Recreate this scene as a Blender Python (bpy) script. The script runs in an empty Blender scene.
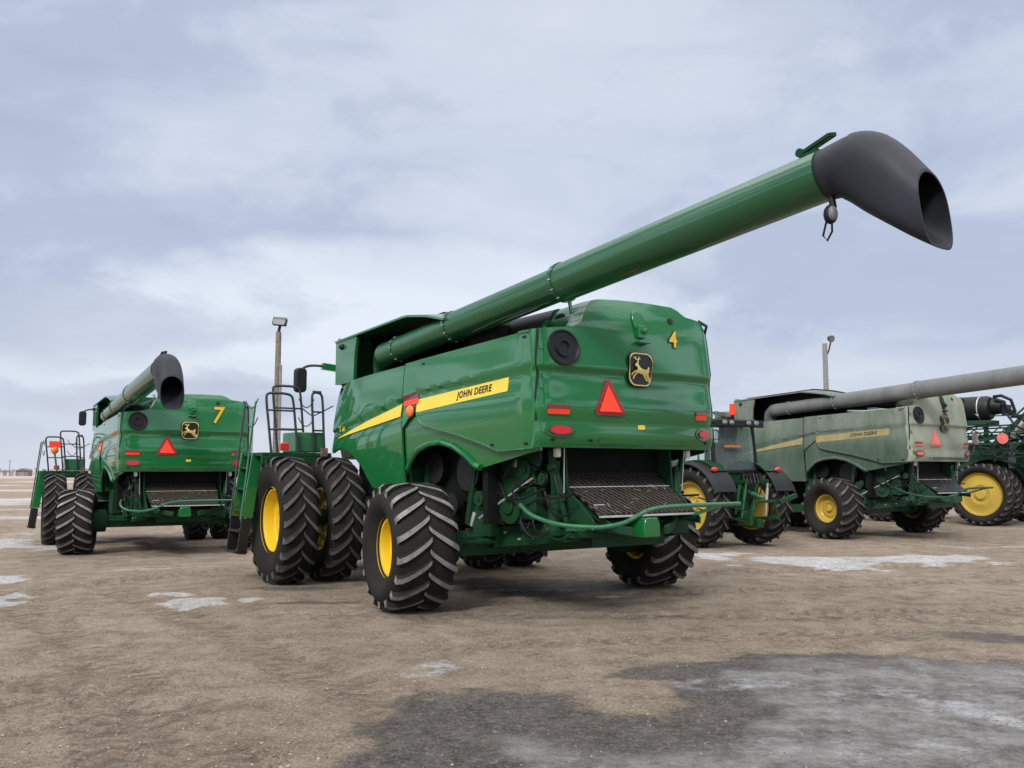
import bpy, bmesh, math, random
import numpy as np
from mathutils import Vector, Matrix, noise as mnoise
random.seed(7); rng = np.random.default_rng(7)
PI = math.pi; R_ = math.radians
sc = bpy.context.scene
COL = sc.collection

# ------------------------------------------------------------------ materials
def nt(name):
    m = bpy.data.materials.new(name); m.use_nodes = True
    n = m.node_tree.nodes; l = m.node_tree.links
    return m, n, l, n['Principled BSDF']

def simple(name, col, rough=0.5, metal=0.0, coat=0.0, var=0.12, scale=6.0, bump=0.0, bscale=60.0, spec=0.5, croughness=0.08):
    """one procedural material: base colour broken up by noise, optional bump and clear coat"""
    m, n, l, b = nt(name)
    tc = n.new('ShaderNodeTexCoord')
    no = n.new('ShaderNodeTexNoise'); no.inputs['Scale'].default_value = scale; no.inputs['Detail'].default_value = 6
    l.new(tc.outputs['Object'], no.inputs['Vector'])
    rp = n.new('ShaderNodeValToRGB')
    rp.color_ramp.elements[0].position = 0.3; rp.color_ramp.elements[1].position = 0.7
    c0 = [c * (1 - var) for c in col]; c1 = [min(1, c * (1 + var)) for c in col]
    rp.color_ramp.elements[0].color = (*c0, 1); rp.color_ramp.elements[1].color = (*c1, 1)
    l.new(no.outputs['Fac'], rp.inputs['Fac']); l.new(rp.outputs['Color'], b.inputs['Base Color'])
    b.inputs['Roughness'].default_value = rough; b.inputs['Metallic'].default_value = metal
    b.inputs['Coat Weight'].default_value = coat; b.inputs['Coat Roughness'].default_value = croughness
    b.inputs['Specular IOR Level'].default_value = spec
    if bump:
        n2 = n.new('ShaderNodeTexNoise'); n2.inputs['Scale'].default_value = bscale; n2.inputs['Detail'].default_value = 4
        l.new(tc.outputs['Object'], n2.inputs['Vector'])
        bp = n.new('ShaderNodeBump'); bp.inputs['Strength'].default_value = bump; bp.inputs['Distance'].default_value = 0.01
        l.new(n2.outputs['Fac'], bp.inputs['Height']); l.new(bp.outputs['Normal'], b.inputs['Normal'])
    return m

def dusty(name, col, dust, amount, rough=0.45, coat=0.5, low=None, high=None):
    """paint with a film of dust that clings in noise patches, thicker towards the bottom of the machine (real dirt)"""
    m, n, l, b = nt(name)
    tc = n.new('ShaderNodeTexCoord'); geo = n.new('ShaderNodeNewGeometry')
    mp = n.new('ShaderNodeMapping'); mp.inputs['Scale'].default_value = (1, 1, 0.35)
    l.new(geo.outputs['Position'], mp.inputs['Vector'])
    no = n.new('ShaderNodeTexNoise'); no.inputs['Scale'].default_value = 2.2; no.inputs['Detail'].default_value = 9; no.inputs['Roughness'].default_value = .65
    l.new(mp.outputs['Vector'], no.inputs['Vector'])
    mr = n.new('ShaderNodeMapRange'); mr.inputs['From Min'].default_value = .3; mr.inputs['From Max'].default_value = .75
    mr.inputs['To Min'].default_value = amount * .35; mr.inputs['To Max'].default_value = min(1, amount * 1.5)
    l.new(no.outputs['Fac'], mr.inputs['Value'])
    fac = mr.outputs['Result']
    if low is not None:
        sz = n.new('ShaderNodeSeparateXYZ'); l.new(geo.outputs['Position'], sz.inputs['Vector'])
        hm = n.new('ShaderNodeMapRange'); hm.interpolation_type = 'SMOOTHSTEP'
        for k_, v_ in (('From Min', low), ('From Max', high), ('To Min', .50), ('To Max', 1.0)): hm.inputs[k_].default_value = v_
        l.new(sz.outputs['Z'], hm.inputs['Value']); mm = n.new('ShaderNodeMath'); mm.operation = 'MULTIPLY'
        l.new(fac, mm.inputs[0]); l.new(hm.outputs['Result'], mm.inputs[1]); fac = mm.outputs['Value']
    mx = n.new('ShaderNodeMix'); mx.data_type = 'RGBA'
    mx.inputs['A'].default_value = (*col, 1); mx.inputs['B'].default_value = (*dust, 1)
    l.new(fac, mx.inputs['Factor']); l.new(mx.outputs['Result'], b.inputs['Base Color'])
    r2 = n.new('ShaderNodeMapRange'); r2.inputs['To Min'].default_value = rough; r2.inputs['To Max'].default_value = .85
    l.new(mr.outputs['Result'], r2.inputs['Value']); l.new(r2.outputs['Result'], b.inputs['Roughness'])
    c2 = n.new('ShaderNodeMapRange'); c2.inputs['To Min'].default_value = coat; c2.inputs['To Max'].default_value = 0.0
    l.new(mr.outputs['Result'], c2.inputs['Value']); l.new(c2.outputs['Result'], b.inputs['Coat Weight'])
    b.inputs['Coat Roughness'].default_value = .05; b.inputs['Coat IOR'].default_value = 1.65; b.inputs['Specular IOR Level'].default_value = .12
    # gentle waviness of pressed sheet panels
    n3 = n.new('ShaderNodeTexNoise'); n3.inputs['Scale'].default_value = 1.6; n3.inputs['Detail'].default_value = 1
    l.new(tc.outputs['Object'], n3.inputs['Vector'])
    bp = n.new('ShaderNodeBump'); bp.inputs['Strength'].default_value = .09; bp.inputs['Distance'].default_value = .02
    l.new(n3.outputs['Fac'], bp.inputs['Height'])
    l.new(bp.outputs['Normal'], b.inputs['Coat Normal']); l.new(bp.outputs['Normal'], b.inputs['Normal'])
    return m

GREEN = (0.004, 0.132, 0.030); DUST = (0.30, 0.27, 0.22)
M = {}
M['green'] = dusty('green_paint', GREEN, DUST, .012, rough=.4, coat=.9)
M['green_auger'] = dusty('green_auger_paint', (0.006, 0.085, 0.026), DUST, .03, rough=.4, coat=.7)
M['green_low'] = dusty('green_chassis_paint', (0.003, 0.044, 0.015), DUST, .03, rough=.55, coat=.1)  # darker copy of the green, underbody shade put into the colour
M['green_pale'] = dusty('green_tube_paint', (0.012, 0.13, 0.05), DUST, .06, rough=.4, coat=.5)
M['green_d'] = dusty('dusty_green_paint', (0.014, 0.062, 0.034), (0.245, 0.262, 0.215), .68, rough=.5, coat=.35, low=2.1, high=3.0)
M['hood_d'] = dusty('dust_coated_hood_paint', (0.12, 0.19, 0.115), (0.37, 0.375, 0.31), .88, rough=.6, coat=.2)
M['auger_d'] = dusty('dust_coated_auger_paint', (0.08, 0.10, 0.09), (0.22, 0.22, 0.215), .85, rough=.6, coat=.1)
M['green_low_d'] = dusty('dusty_chassis_paint', (0.005, 0.052, 0.024), (0.16, 0.16, 0.13), .14, rough=.55, coat=.2)
M['yellow'] = dusty('yellow_rim_paint', (0.78, 0.52, 0.012), (0.35, 0.27, 0.14), .10, rough=.4, coat=.4)
M['yellow_d'] = dusty('dusty_yellow_rim_paint', (0.62, 0.42, 0.02), (0.33, 0.26, 0.14), .38, rough=.55, coat=.15)
M['decal_yellow'] = simple('decal_yellow', (0.80, 0.60, 0.05), .4, var=.05)
M['decal_yellow_d'] = simple('faded_decal_yellow', (0.30, 0.25, 0.10), .6, var=.15)
M['decal_cream'] = simple('decal_cream_yellow', (0.80, 0.66, 0.20), .4, var=.04)
M['num_yellow'] = simple('number_yellow', (0.66, 0.40, 0.012), .45, var=.05)
M['black'] = simple('black_plastic', (0.009, 0.0095, 0.010), .5, spec=.35, var=.3, bump=.1)
M['rail_black'] = simple('black_tube_paint', (0.03, 0.034, 0.036), .45, var=.25)
M['void'] = simple('soot_dark_sheet', (0.005, 0.007, 0.006), .8, spec=.2, var=.4)  # near-black sheet, the shade of inner cavities painted into its colour
M['decal_black'] = simple('decal_black', (0.012, 0.012, 0.012), .4, var=.1)
M['rubber_spout'] = simple('dark_rubber', (0.019, 0.0205, 0.027), .55, var=.35, scale=2.5, spec=.35, bump=.08, bscale=25)
M['tyre'] = dusty('tyre_rubber', (0.009, 0.009, 0.0095), (0.085, 0.075, 0.062), .20, rough=.75, coat=0)
M['lug'] = simple('dust_worn_tread_lug', (0.185, 0.175, 0.162), .85, var=.38, scale=9, bump=.3, bscale=120)
M['lug_d'] = simple('dirty_tread_lug', (0.075, 0.072, 0.068), .85, var=.45, scale=9, bump=.3, bscale=120)
M['steel'] = simple('bare_steel', (0.42, 0.42, 0.42), .38, metal=.9, var=.25)
M['zinc'] = simple('pale_zinc', (0.55, 0.56, 0.55), .45, metal=.4, var=.2)
M['white'] = simple('white_label', (0.75, 0.75, 0.72), .5, var=.08)
M['red'] = simple('red_reflector', (0.62, 0.012, 0.012), .3, coat=.6, var=.12, scale=40)
M['dark_red'] = simple('dark_red_reflector', (0.20, 0.008, 0.010), .3, coat=.6, var=.15, scale=40)
M['orange_red'] = simple('fluorescent_orange_red', (0.95, 0.055, 0.012), .45, var=.04)
M['orange'] = simple('amber_lens', (0.85, 0.17, 0.012), .3, coat=.6, var=.1, scale=30)
M['pink_red'] = simple('sun_faded_red', (0.72, 0.16, 0.13), .6, var=.12)
M['brown'] = simple('rust_brown', (0.16, 0.09, 0.06), .8, var=.4, scale=20)
M['brown_grey'] = simple('dusty_lamp_back', (0.16, 0.14, 0.12), .8, var=.3)
M['wood'] = simple('weathered_pole_wood', (0.20, 0.165, 0.135), .85, var=.35, scale=9, bump=.4, bscale=40)
M['pole_grey'] = simple('grey_pole_wood', (0.24, 0.235, 0.23), .85, var=.25, scale=9, bump=.3, bscale=40)
M['lamp_glass'] = simple('lamp_glass', (0.17, 0.18, 0.195), .5, coat=.0, var=.2, scale=30)
M['amber_dull'] = simple('dull_amber', (.42, .13, .02), .5)
M['straw'] = simple('dry_straw', (.42, .33, .16), .9)
M['seat'] = simple('seat_fabric', (0.05, 0.045, 0.03), .9)

def mk_glass():
    m, n, l, b = nt('cab_glass')
    b.inputs['Base Color'].default_value = (0.62, 0.72, 0.70, 1); b.inputs['Roughness'].default_value = .03
    b.inputs['Transmission Weight'].default_value = .92; b.inputs['IOR'].default_value = 1.12
    return m
M['glass'] = mk_glass()

def mk_chaff():
    """tailboard sheet: dark straw-scratched rubber with fine crossed ribs"""
    m, n, l, b = nt('ribbed_tailboard_rubber')
    tc = n.new('ShaderNodeTexCoord')
    hs = []
    for ang in (35, -42):
        mp = n.new('ShaderNodeMapping'); mp.inputs['Rotation'].default_value = (0, 0, R_(ang)); mp.inputs['Scale'].default_value = (1, 1, 1)
        sep = n.new('ShaderNodeVectorMath'); sep.operation = 'MULTIPLY'; sep.inputs[1].default_value = (0.6, 1, 0)
        l.new(tc.outputs['Object'], sep.inputs[0]); l.new(sep.outputs['Vector'], mp.inputs['Vector'])
        w = n.new('ShaderNodeTexWave'); w.inputs['Scale'].default_value = 7.0; w.inputs['Distortion'].default_value = .6
        w.inputs['Detail'].default_value = 2; l.new(mp.outputs['Vector'], w.inputs['Vector']); hs.append(w); w.inputs['Scale'].default_value = 6.5 if ang > 0 else 6.0
    mxh = n.new('ShaderNodeMath'); mxh.operation = 'MAXIMUM'
    wk = n.new('ShaderNodeMath'); wk.operation = 'MULTIPLY'; wk.inputs[1].default_value = .55; l.new(hs[1].outputs['Fac'], wk.inputs[0])
    l.new(hs[0].outputs['Fac'], mxh.inputs[0]); l.new(wk.outputs['Value'], mxh.inputs[1])
    no = n.new('ShaderNodeTexNoise'); no.inputs['Scale'].default_value = 9; no.inputs['Detail'].default_value = 10; no.inputs['Roughness'].default_value = .8
    l.new(tc.outputs['Object'], no.inputs['Vector'])
    mul = n.new('ShaderNodeMath'); mul.operation = 'MULTIPLY'
    l.new(mxh.outputs['Value'], mul.inputs[0]); l.new(no.outputs['Fac'], mul.inputs[1])
    rp = n.new('ShaderNodeValToRGB'); rp.color_ramp.elements[0].color = (0.006, 0.0055, 0.005, 1); rp.color_ramp.elements[1].color = (0.105, 0.085, 0.070, 1)
    rp.color_ramp.elements[0].position = .15; rp.color_ramp.elements[1].position = .65
    l.new(mul.outputs['Value'], rp.inputs['Fac']); l.new(rp.outputs['Color'], b.inputs['Base Color'])
    b.inputs['Roughness'].default_value = .75; b.inputs['Specular IOR Level'].default_value = .15
    bp = n.new('ShaderNodeBump'); bp.inputs['Strength'].default_value = .5; bp.inputs['Distance'].default_value = .01
    l.new(mxh.outputs['Value'], bp.inputs['Height']); l.new(bp.outputs['Normal'], b.inputs['Normal'])
    return m
M['chaff'] = mk_chaff()

# ------------------------------------------------------------------ mesh builder
class MB:
    def __init__(s): s.v = []; s.f = []; s.mi = []
    def add(s, vs, fs, mi=0):
        o = len(s.v); s.v += [tuple(p) for p in vs]; s.f += [tuple(i + o for i in f) for f in fs]; s.mi += [mi] * len(fs)
        return s
    def box(s, c, size, rot=None, mi=0):
        hx, hy, hz = [a / 2 for a in size]; c = Vector(c)
        vs = [Vector((x, y, z)) for x in (-hx, hx) for y in (-hy, hy) for z in (-hz, hz)]
        if rot is not None: vs = [rot @ p for p in vs]
        return s.add([p + c for p in vs], [(0, 1, 3, 2), (4, 6, 7, 5), (0, 4, 5, 1), (2, 3, 7, 6), (0, 2, 6, 4), (1, 5, 7, 3)], mi)
    def span(s, a, b, mi=0):
        return s.box([(p + q) / 2 for p, q in zip(a, b)], [abs(q - p) for p, q in zip(a, b)], None, mi)
    def bar(s, a, b, w, h, mi=0, up=(0, 0, 1)):
        a = Vector(a); b = Vector(b); d = (b - a).normalized(); upv = Vector(up)
        if abs(d.dot(upv)) > .97: upv = Vector((1, 0, 0)) if abs(d.x) < .9 else Vector((0, 1, 0))
        sd = d.cross(upv).normalized(); u = sd.cross(d)
        vs = [p + sd * (x * w / 2) + u * (y * h / 2) for p in (a, b) for x, y in ((-1, -1), (1, -1), (1, 1), (-1, 1))]
        return s.add(vs, [(0, 3, 2, 1), (4, 5, 6, 7), (0, 1, 5, 4), (1, 2, 6, 5), (2, 3, 7, 6), (3, 0, 4, 7)], mi)
    def tube(s, pts, r, n=8, mi=0, caps=True, closed=False):
        pts = [Vector(p) for p in pts]; k = len(pts)
        rr = r if hasattr(r, '__len__') else [r] * k
        tang = []
        for i in range(k):
            a = pts[i - 1] if (i > 0 or closed) else pts[i]; b = pts[(i + 1) % k] if (i < k - 1 or closed) else pts[i]
            tang.append((b - a).normalized())
        ref = Vector((0, 0, 1)) if abs(tang[0].z) < .9 else Vector((1, 0, 0))
        nrm = (ref - tang[0] * ref.dot(tang[0])).normalized(); vs = []
        for i in range(k):
            nrm = (nrm - tang[i] * nrm.dot(tang[i])).normalized(); bn = tang[i].cross(nrm)
            for j in range(n):
                a = 2 * PI * j / n; vs.append(pts[i] + (nrm * math.cos(a) + bn * math.sin(a)) * rr[i])
        fs = []
        for i in range(k if closed else k - 1):
            i2 = (i + 1) % k
            for j in range(n): fs.append((i * n + j, i * n + (j + 1) % n, i2 * n + (j + 1) % n, i2 * n + j))
        if caps and not closed:
            fs.append(tuple(range(n - 1, -1, -1))); fs.append(tuple((k - 1) * n + j for j in range(n)))
        return s.add(vs, fs, mi)
    def cyl(s, a, b, r, n=24, mi=0, r2=None): return s.tube([a, b], [r, r if r2 is None else r2], n, mi)
    def lathe_y(s, prof, n=48, mi=0, c=(0, 0, 0), closed=False):
        """profile of (r, y) turned about the Y axis"""
        vs = [(c[0] - r * math.cos(2 * PI * j / n), c[1] + y, c[2] + r * math.sin(2 * PI * j / n)) for r, y in prof for j in range(n)]
        fs = []; k = len(prof)
        for i in range(k if closed else k - 1):
            i2 = (i + 1) % k
            for j in range(n): fs.append((i * n + j, i2 * n + j, i2 * n + (j + 1) % n, i * n + (j + 1) % n))
        return s.add(vs, fs, mi)
    def loft(s, rings, mi=0, caps=True):
        n = len(rings[0]); vs = [p for r in rings for p in r]; fs = []
        for i in range(len(rings) - 1):
            for j in range(n): fs.append((i * n + j, i * n + (j + 1) % n, (i + 1) * n + (j + 1) % n, (i + 1) * n + j))
        if caps: fs.append(tuple(range(n - 1, -1, -1))); fs.append(tuple((len(rings) - 1) * n + j for j in range(n)))
        return s.add(vs, fs, mi)
    def prism(s, poly, fn, d0, d1, mi=0):
        """2-D polygon pushed from depth d0 to d1; fn(a, b, d) gives the point"""
        n = len(poly); vs = [fn(a, b, d0) for a, b in poly] + [fn(a, b, d1) for a, b in poly]
        fs = [tuple(range(n)), tuple(range(2 * n - 1, n - 1, -1))] + [(i, i + n, (i + 1) % n + n, (i + 1) % n) for i in range(n)]
        return s.add(vs, fs, mi)
    def shell(s, grid, back, mi=0):
        """closed thick sheet: grid[i][j] outer points, back[i][j] inner points"""
        ni, nj = len(grid), len(grid[0]); N = ni * nj
        vs = [p for r in grid for p in r] + [p for r in back for p in r]; fs = []
        for i in range(ni - 1):
            for j in range(nj - 1):
                a, b, c, d = i * nj + j, (i + 1) * nj + j, (i + 1) * nj + j + 1, i * nj + j + 1
                fs.append((a, b, c, d)); fs.append((a + N, d + N, c + N, b + N))
        ed = [i * nj for i in range(ni)] + [(ni - 1) * nj + j for j in range(1, nj)] + [i * nj + nj - 1 for i in range(ni - 2, -1, -1)] + [j for j in range(nj - 2, 0, -1)]
        for k in range(len(ed)):
            a, b = ed[k], ed[(k + 1) % len(ed)]; fs.append((a, a + N, b + N, b))
        return s.add(vs, fs, mi)
    def ell(s, c, r, n=16, m=10, mi=0):
        vs = [(c[0], c[1], c[2] - r[2])]
        for i in range(1, m):
            t = -PI / 2 + PI * i / m
            for j in range(n):
                a = 2 * PI * j / n; vs.append((c[0] + r[0] * math.cos(t) * math.cos(a), c[1] + r[1] * math.cos(t) * math.sin(a), c[2] + r[2] * math.sin(t)))
        vs.append((c[0], c[1], c[2] + r[2])); L = len(vs) - 1; fs = []
        for j in range(n):
            fs.append((0, 1 + (j + 1) % n, 1 + j)); fs.append((L, L - n + j, L - n + (j + 1) % n))
            for i in range(m - 2):
                a = 1 + i * n; fs.append((a + j, a + (j + 1) % n, a + n + (j + 1) % n, a + n + j))
        return s.add(vs, fs, mi)
    def mesh(s, name, mats, smooth=30):
        me = bpy.data.meshes.new(name); me.from_pydata(s.v, [], s.f)
        for m in (mats if isinstance(mats, (list, tuple)) else [mats]): me.materials.append(M[m] if isinstance(m, str) else m)
        me.polygons.foreach_set('material_index', s.mi)
        bm = bmesh.new(); bm.from_mesh(me); bmesh.ops.recalc_face_normals(bm, faces=bm.faces[:]); bm.to_mesh(me); bm.free()
        if smooth:
            me.polygons.foreach_set('use_smooth', [True] * len(me.polygons)); me.set_sharp_from_angle(angle=R_(smooth))
        me.update(); return me
    def build(s, name, mats, parent=None, smooth=30, bevel=0, loc=None):
        return link(name, s.mesh(name, mats, smooth), parent, bevel, loc)

def link(name, me, parent=None, bevel=0, loc=None):
    o = bpy.data.objects.new(name, me); COL.objects.link(o)
    if parent is not None: o.parent = parent
    if loc is not None: o.location = loc
    if bevel:
        b = o.modifiers.new('bevel', 'BEVEL'); b.width = bevel; b.segments = 2; b.limit_method = 'ANGLE'; b.angle_limit = R_(40); b.harden_normals = False
    return o

def thing(name, label, cat, loc=(0, 0, 0), rz=0, group=None):
    o = bpy.data.objects.new(name, None); COL.objects.link(o); o.location = loc; o.rotation_euler = (0, 0, rz)
    o.empty_display_size = .3
    return tag(o, label, cat, group)
def tag(o, label, cat, group=None):
    o['label'] = label; o['category'] = cat
    if group: o['group'] = group
    return o

def text_geo(body, size, offset=0.0, spacing=1.0, shear=0.0):
    cu = bpy.data.curves.new('t', 'FONT'); cu.body = body; cu.size = size; cu.offset = offset; cu.align_x = 'CENTER'; cu.align_y = 'CENTER'
    cu.space_character = spacing; cu.shear = shear; cu.resolution_u = 3
    ob = bpy.data.objects.new('t', cu); COL.objects.link(ob)
    dg = bpy.context.evaluated_depsgraph_get(); me = bpy.data.meshes.new_from_object(ob.evaluated_get(dg))
    vs = [tuple(v.co) for v in me.vertices]; fs = [tuple(p.vertices) for p in me.polygons]
    bpy.data.objects.remove(ob); bpy.data.curves.remove(cu); bpy.data.meshes.remove(me)
    return vs, fs

def lerp(a, b, t): return a + (b - a) * t
def sstep(a, b, x):
    t = min(1, max(0, (x - a) / (b - a))); return t * t * (3 - 2 * t)
def pw(tab, x):
    if x <= tab[0][0]: return tab[0][1]
    for (a, p), (b, q) in zip(tab, tab[1:]):
        if x <= b: return lerp(p, q, (x - a) / (b - a))
    return tab[-1][1]

# ------------------------------------------------------------------ wheels
_cache = {}
def tyre_mesh(Rr, W, rim, nl, lug, pitch_k=.33):
    key = ('t', Rr, W, rim, nl, lug)
    if key in _cache: return _cache[key]
    mb = MB(); h = .052; hw = W / 2; b = Rr - h
    half = [(rim - .02, hw * .60), (rim + .01, hw * .70), (rim + .035, hw * .76), (lerp(rim, b, .28), hw * .98), (lerp(rim, b, .48), hw * 1.06), (lerp(rim, b, .68), hw * 1.04),
            (lerp(rim, b, .86), hw * .94), (b - .045, hw * .89), (b - .012, hw * .78), (b + .004, hw * .5), (b + .012, hw * .2)]
    prof = half + [(r, -y) for r, y in reversed(half)]
    mb.lathe_y(prof, 72)
    for sd in (-1, 1):
        for i in range(nl):
            a0 = 2 * PI * (i + (.5 if sd > 0 else 0)) / nl + random.uniform(-.006, .006)
            secs = []
            for t in (0, .12, .3, .5, .68, .84, 1.0):
                y = lerp(-.035, .985, t) * hw
                k = pitch_k * (t ** .82) * (1.0 if Rr < .9 else .92)
                top = Rr - .010 * t ** 2 - (.045 * max(0, t - .8) / .2); bot = b - .01 - (.10 * max(0, t - .68) / .32)
                wd = (.027 + .010 * t) / Rr
                wb = wd * 1.75
                row = []
                for (da, r) in ((-wb, bot), (-wd, top), (wd, top), (wb, bot)):
                    a = a0 - k + da
                    row.append((-r * math.cos(a), sd * y, r * math.sin(a)))
                secs.append(row)
            o = len(mb.v)
            for row in secs: mb.v += row
            for q in range(len(secs) - 1):
                A = o + q * 4; B = A + 4
                for e, mi in ((0, 0), (1, 1), (2, 0)): mb.f.append((A + e, A + e + 1, B + e + 1, B + e)); mb.mi.append(mi)
            mb.f.append((o, o + 3, o + 2, o + 1)); mb.mi.append(0)
            L = o + (len(secs) - 1) * 4; mb.f.append((L, L + 1, L + 2, L + 3)); mb.mi.append(1)
    _cache[key] = mb.mesh('tyre', ['tyre', lug], 40); return _cache[key]
def rim_mesh(rim, W, mat, dish):
    key = ('r', rim, W, mat, dish)
    if key in _cache: return _cache[key]
    mb = MB(); hw = W / 2; e = hw * .74
    prof = [(rim + .012, e + .004), (rim + .018, e - .012), (rim + .002, e - .03), (rim - .03, e - .035), (rim - .045, e - .08), (rim - .055, dish + .03), (rim - .085, dish),
            (rim * .62, dish + .012), (rim * .56, dish + .035), (rim * .42, dish + .04), (rim * .38, dish + .012), (.001, dish + .012)]
    mb.lathe_y(prof, 56)
    back = [(rim - .03, e - .05), (rim - .05, 0), (rim - .03, -e + .035), (rim + .018, -e + .012), (rim + .012, -e - .004)]
    mb.lathe_y(back, 56)
    mb.lathe_y([(rim - .06, dish - .012), (.001, dish - .012)], 56)
    _cache[key] = mb.mesh('rim', [mat], 32); return _cache[key]
def hub_mesh(rim, mat, dish):
    key = ('h', rim, mat, dish)
    if key in _cache: return _cache[key]
    mb = MB(); mb.lathe_y([(rim * .25, dish + .012), (rim * .25, dish + .05), (rim * .2, dish + .075), (.001, dish + .08)], 24)
    for i in range(10):
        a = 2 * PI * i / 10; x, z = rim * .33 * math.cos(a), rim * .33 * math.sin(a)
        mb.cyl((x, dish + .0, z), (x, dish + .035, z), .016, 6)
    _cache[key] = mb.mesh('hub', [mat], 30); return _cache[key]
def wheel(parent, x, y, z, Rr, W, rim, nl, side, mat='yellow', lug='lug', dish=.03, steer=0, spin=None):
    w = link('wheel', rim_mesh(rim, W, mat, dish if side > 0 else -dish * 1.0), parent, 0, (x, y, z))
    if side < 0:
        key = ('rr', rim, W, mat, dish)
        if key not in _cache:
            me = rim_mesh(rim, W, mat, dish).copy()
            for v in me.vertices: v.co.y *= -1
            me.flip_normals(); _cache[key] = me
        w.data = _cache[key]
    w.rotation_euler = (0, (random.uniform(0, 6) if spin is None else spin), steer)
    t = link('tyre', tyre_mesh(Rr, W, rim, nl, lug), w)
    hm = hub_mesh(rim, mat, dish); hb = link('hub', hm, w)
    if side < 0: hb.scale = (1, -1, 1)
    return w

# ------------------------------------------------------------------ combine harvester surfaces (x forward, y left, z up)
HW = 1.475
def zc(u): return 2.79 + max(0, (0.8 - u)) * .058 - max(0, u - .8) * .16
def side_v(u, z):
    c = zc(u); bt = .03 + .07 * sstep(.9, -1.6, u)
    v = HW
    if z > c: v -= .075 * (z - c) + .10 * max(0, z - c - .25) ** 2
    elif z > c - bt: v -= .032 * sstep(c, c - bt, z)
    else:
        d = c - bt - z; v += -.032 + .034 * sstep(0, .30, d) - .09 * max(0, d - .30) ** 1.6
    v -= .10 * max(0, (u - 2.6)) ** 2 * (.5 + .5 * sstep(2.2, 3.2, z))    # nose of the front panel turns inboard
    v -= .03 * sstep(-1.55, -1.80, u)
    return v
def top_z(u): return pw([(-1.9, 3.337), (1.25, 3.213), (2.4, 3.17), (3.7, 3.10)], u)
def hood_u(v, z):
    u = -1.87 - .07 * (1 - min(1, (v / 1.35) ** 2))
    a = max(0, abs(v) - 1.30); u += 1.6 * a * a + .9 * max(0, abs(v) - 1.42) ** 1.2
    cz = 2.93
    if z > cz: u += .13 * (z - cz) + .30 * max(0, z - 3.35) ** 2
    elif z > cz - .09: u += .040 * sstep(cz, cz - .09, z)
    else:
        d = cz - .09 - z; u += .040 - .05 * sstep(0, .40, d) + .03 * sstep(.40, .60, d)
        if z < 2.275: u -= .042
        if z < 2.12: u += .9 * (2.12 - z) ** 1.5
    return u
def hood_top(v):
    return pw([(-1.475, 3.50), (-1.43, 3.60), (-1.36, 3.675), (-1.25, 3.70), (-1.05, 3.715), (-.93, 3.79), (-.83, 3.825), (-.4, 3.828), (.12, 3.815), (.50, 3.785), (.585, 3.76), (.66, 3.70), (.72, 3.62), (.78, 3.51), (.84, 3.44), (.92, 3.405), (1.2, 3.37), (1.475, 3.335)], v)
def on_hood(v0, z0, off=.006):
    return lambda a, b, d=0: (hood_u(v0 - a, z0 + b) - off - d, v0 - a, z0 + b)
def on_side(u0, z0, off=.006, ang=0):
    ca, sa = math.cos(ang), math.sin(ang)
    def f(a, b, d=0):
        u = u0 - (a * ca - b * sa); z = z0 + a * sa + b * ca
        return (u, side_v(u, z) + off + d, z)
    return f
def decal(mb, vs, fs, fn, mi=0, thick=.003):
    """thin solid decal that follows the panel"""
    mb.add([fn(x, y, thick) for x, y, _ in vs], fs, mi); return mb

def side_panel(name, us, bot, top, parent, mat, mirror=1, proud=0, rows=26, thick=.03):
    g, bk = [], []
    for u in us:
        b0, t0 = bot(u), top(u); r1, r2 = [], []
        for i in range(rows + 1):
            z = lerp(b0, t0, i / rows); v = side_v(u, z) + proud
            r1.append((u, mirror * v, z)); r2.append((u, mirror * (v - thick), z))
        g.append(r1); bk.append(r2)
    return MB().shell(g, bk).build(name, mat, parent, 28)

def frange(a, b, n): return [lerp(a, b, i / n) for i in range(n + 1)]
ARCH = [(-1.80, 1.945), (-.62, 1.745), (-.50, 1.77), (-.30, 1.90), (-.035, 2.02), (.286, 2.085), (.595, 2.066), (.83, 2.01), (.942, 1.964), (1.10, 1.84), (1.188, 1.746), (1.24, 1.66)]
LEDGE = [(-1.80, 1.965), (-1.087, 1.935), (-.75, 2.03), (-.2, 2.16), (.40, 2.27), (.732, 2.345), (.83, 2.50), (.90, 2.62)]
FRONT_BOT = [(1.255, 1.45), (2.20, 1.45), (2.33, 1.57), (2.52, 1.78), (2.78, 1.947), (3.0, 2.03), (3.21, 2.078), (3.45, 2.04), (3.62, 2.0)]
DEER = [(-.66, .40), (-.60, .50), (-.46, .60), (-.33, .70), (-.31, .62), (-.36, .52), (-.28, .38), (-.14, .22), (.12, .15), (.40, .16), (.55, .34), (.62, .32), (.57, .16), (.60, .02), (.56, -.12),
        (.70, -.32), (.84, -.62), (.80, -.70), (.72, -.66), (.58, -.42), (.40, -.22), (.34, -.24), (.62, -.56), (.56, -.62), (.28, -.34), (.10, -.18), (-.16, -.14), (-.30, -.10),
        (-.44, -.16), (-.56, -.34), (-.64, -.50), (-.72, -.48), (-.68, -.30), (-.56, -.06), (-.70, -.10), (-.84, -.26), (-.92, -.22), (-.86, -.06), (-.68, .06), (-.48, .08), (-.44, .22), (-.48, .34), (-.58, .33)]
ANT = [[(-.40, .60), (-.34, .60), (-.30, .80), (-.18, .98), (-.24, 1.0), (-.36, .84)], [(-.36, .76), (-.50, .86), (-.52, 1.02), (-.57, 1.0), (-.56, .82), (-.40, .70)],
       [(-.33, .78), (-.27, .84), (-.12, .88), (-.12, .83), (-.26, .79), (-.31, .73)], [(-.54, .86), (-.66, .92), (-.68, .98), (-.72, .95), (-.70, .88), (-.55, .81)]]
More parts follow.
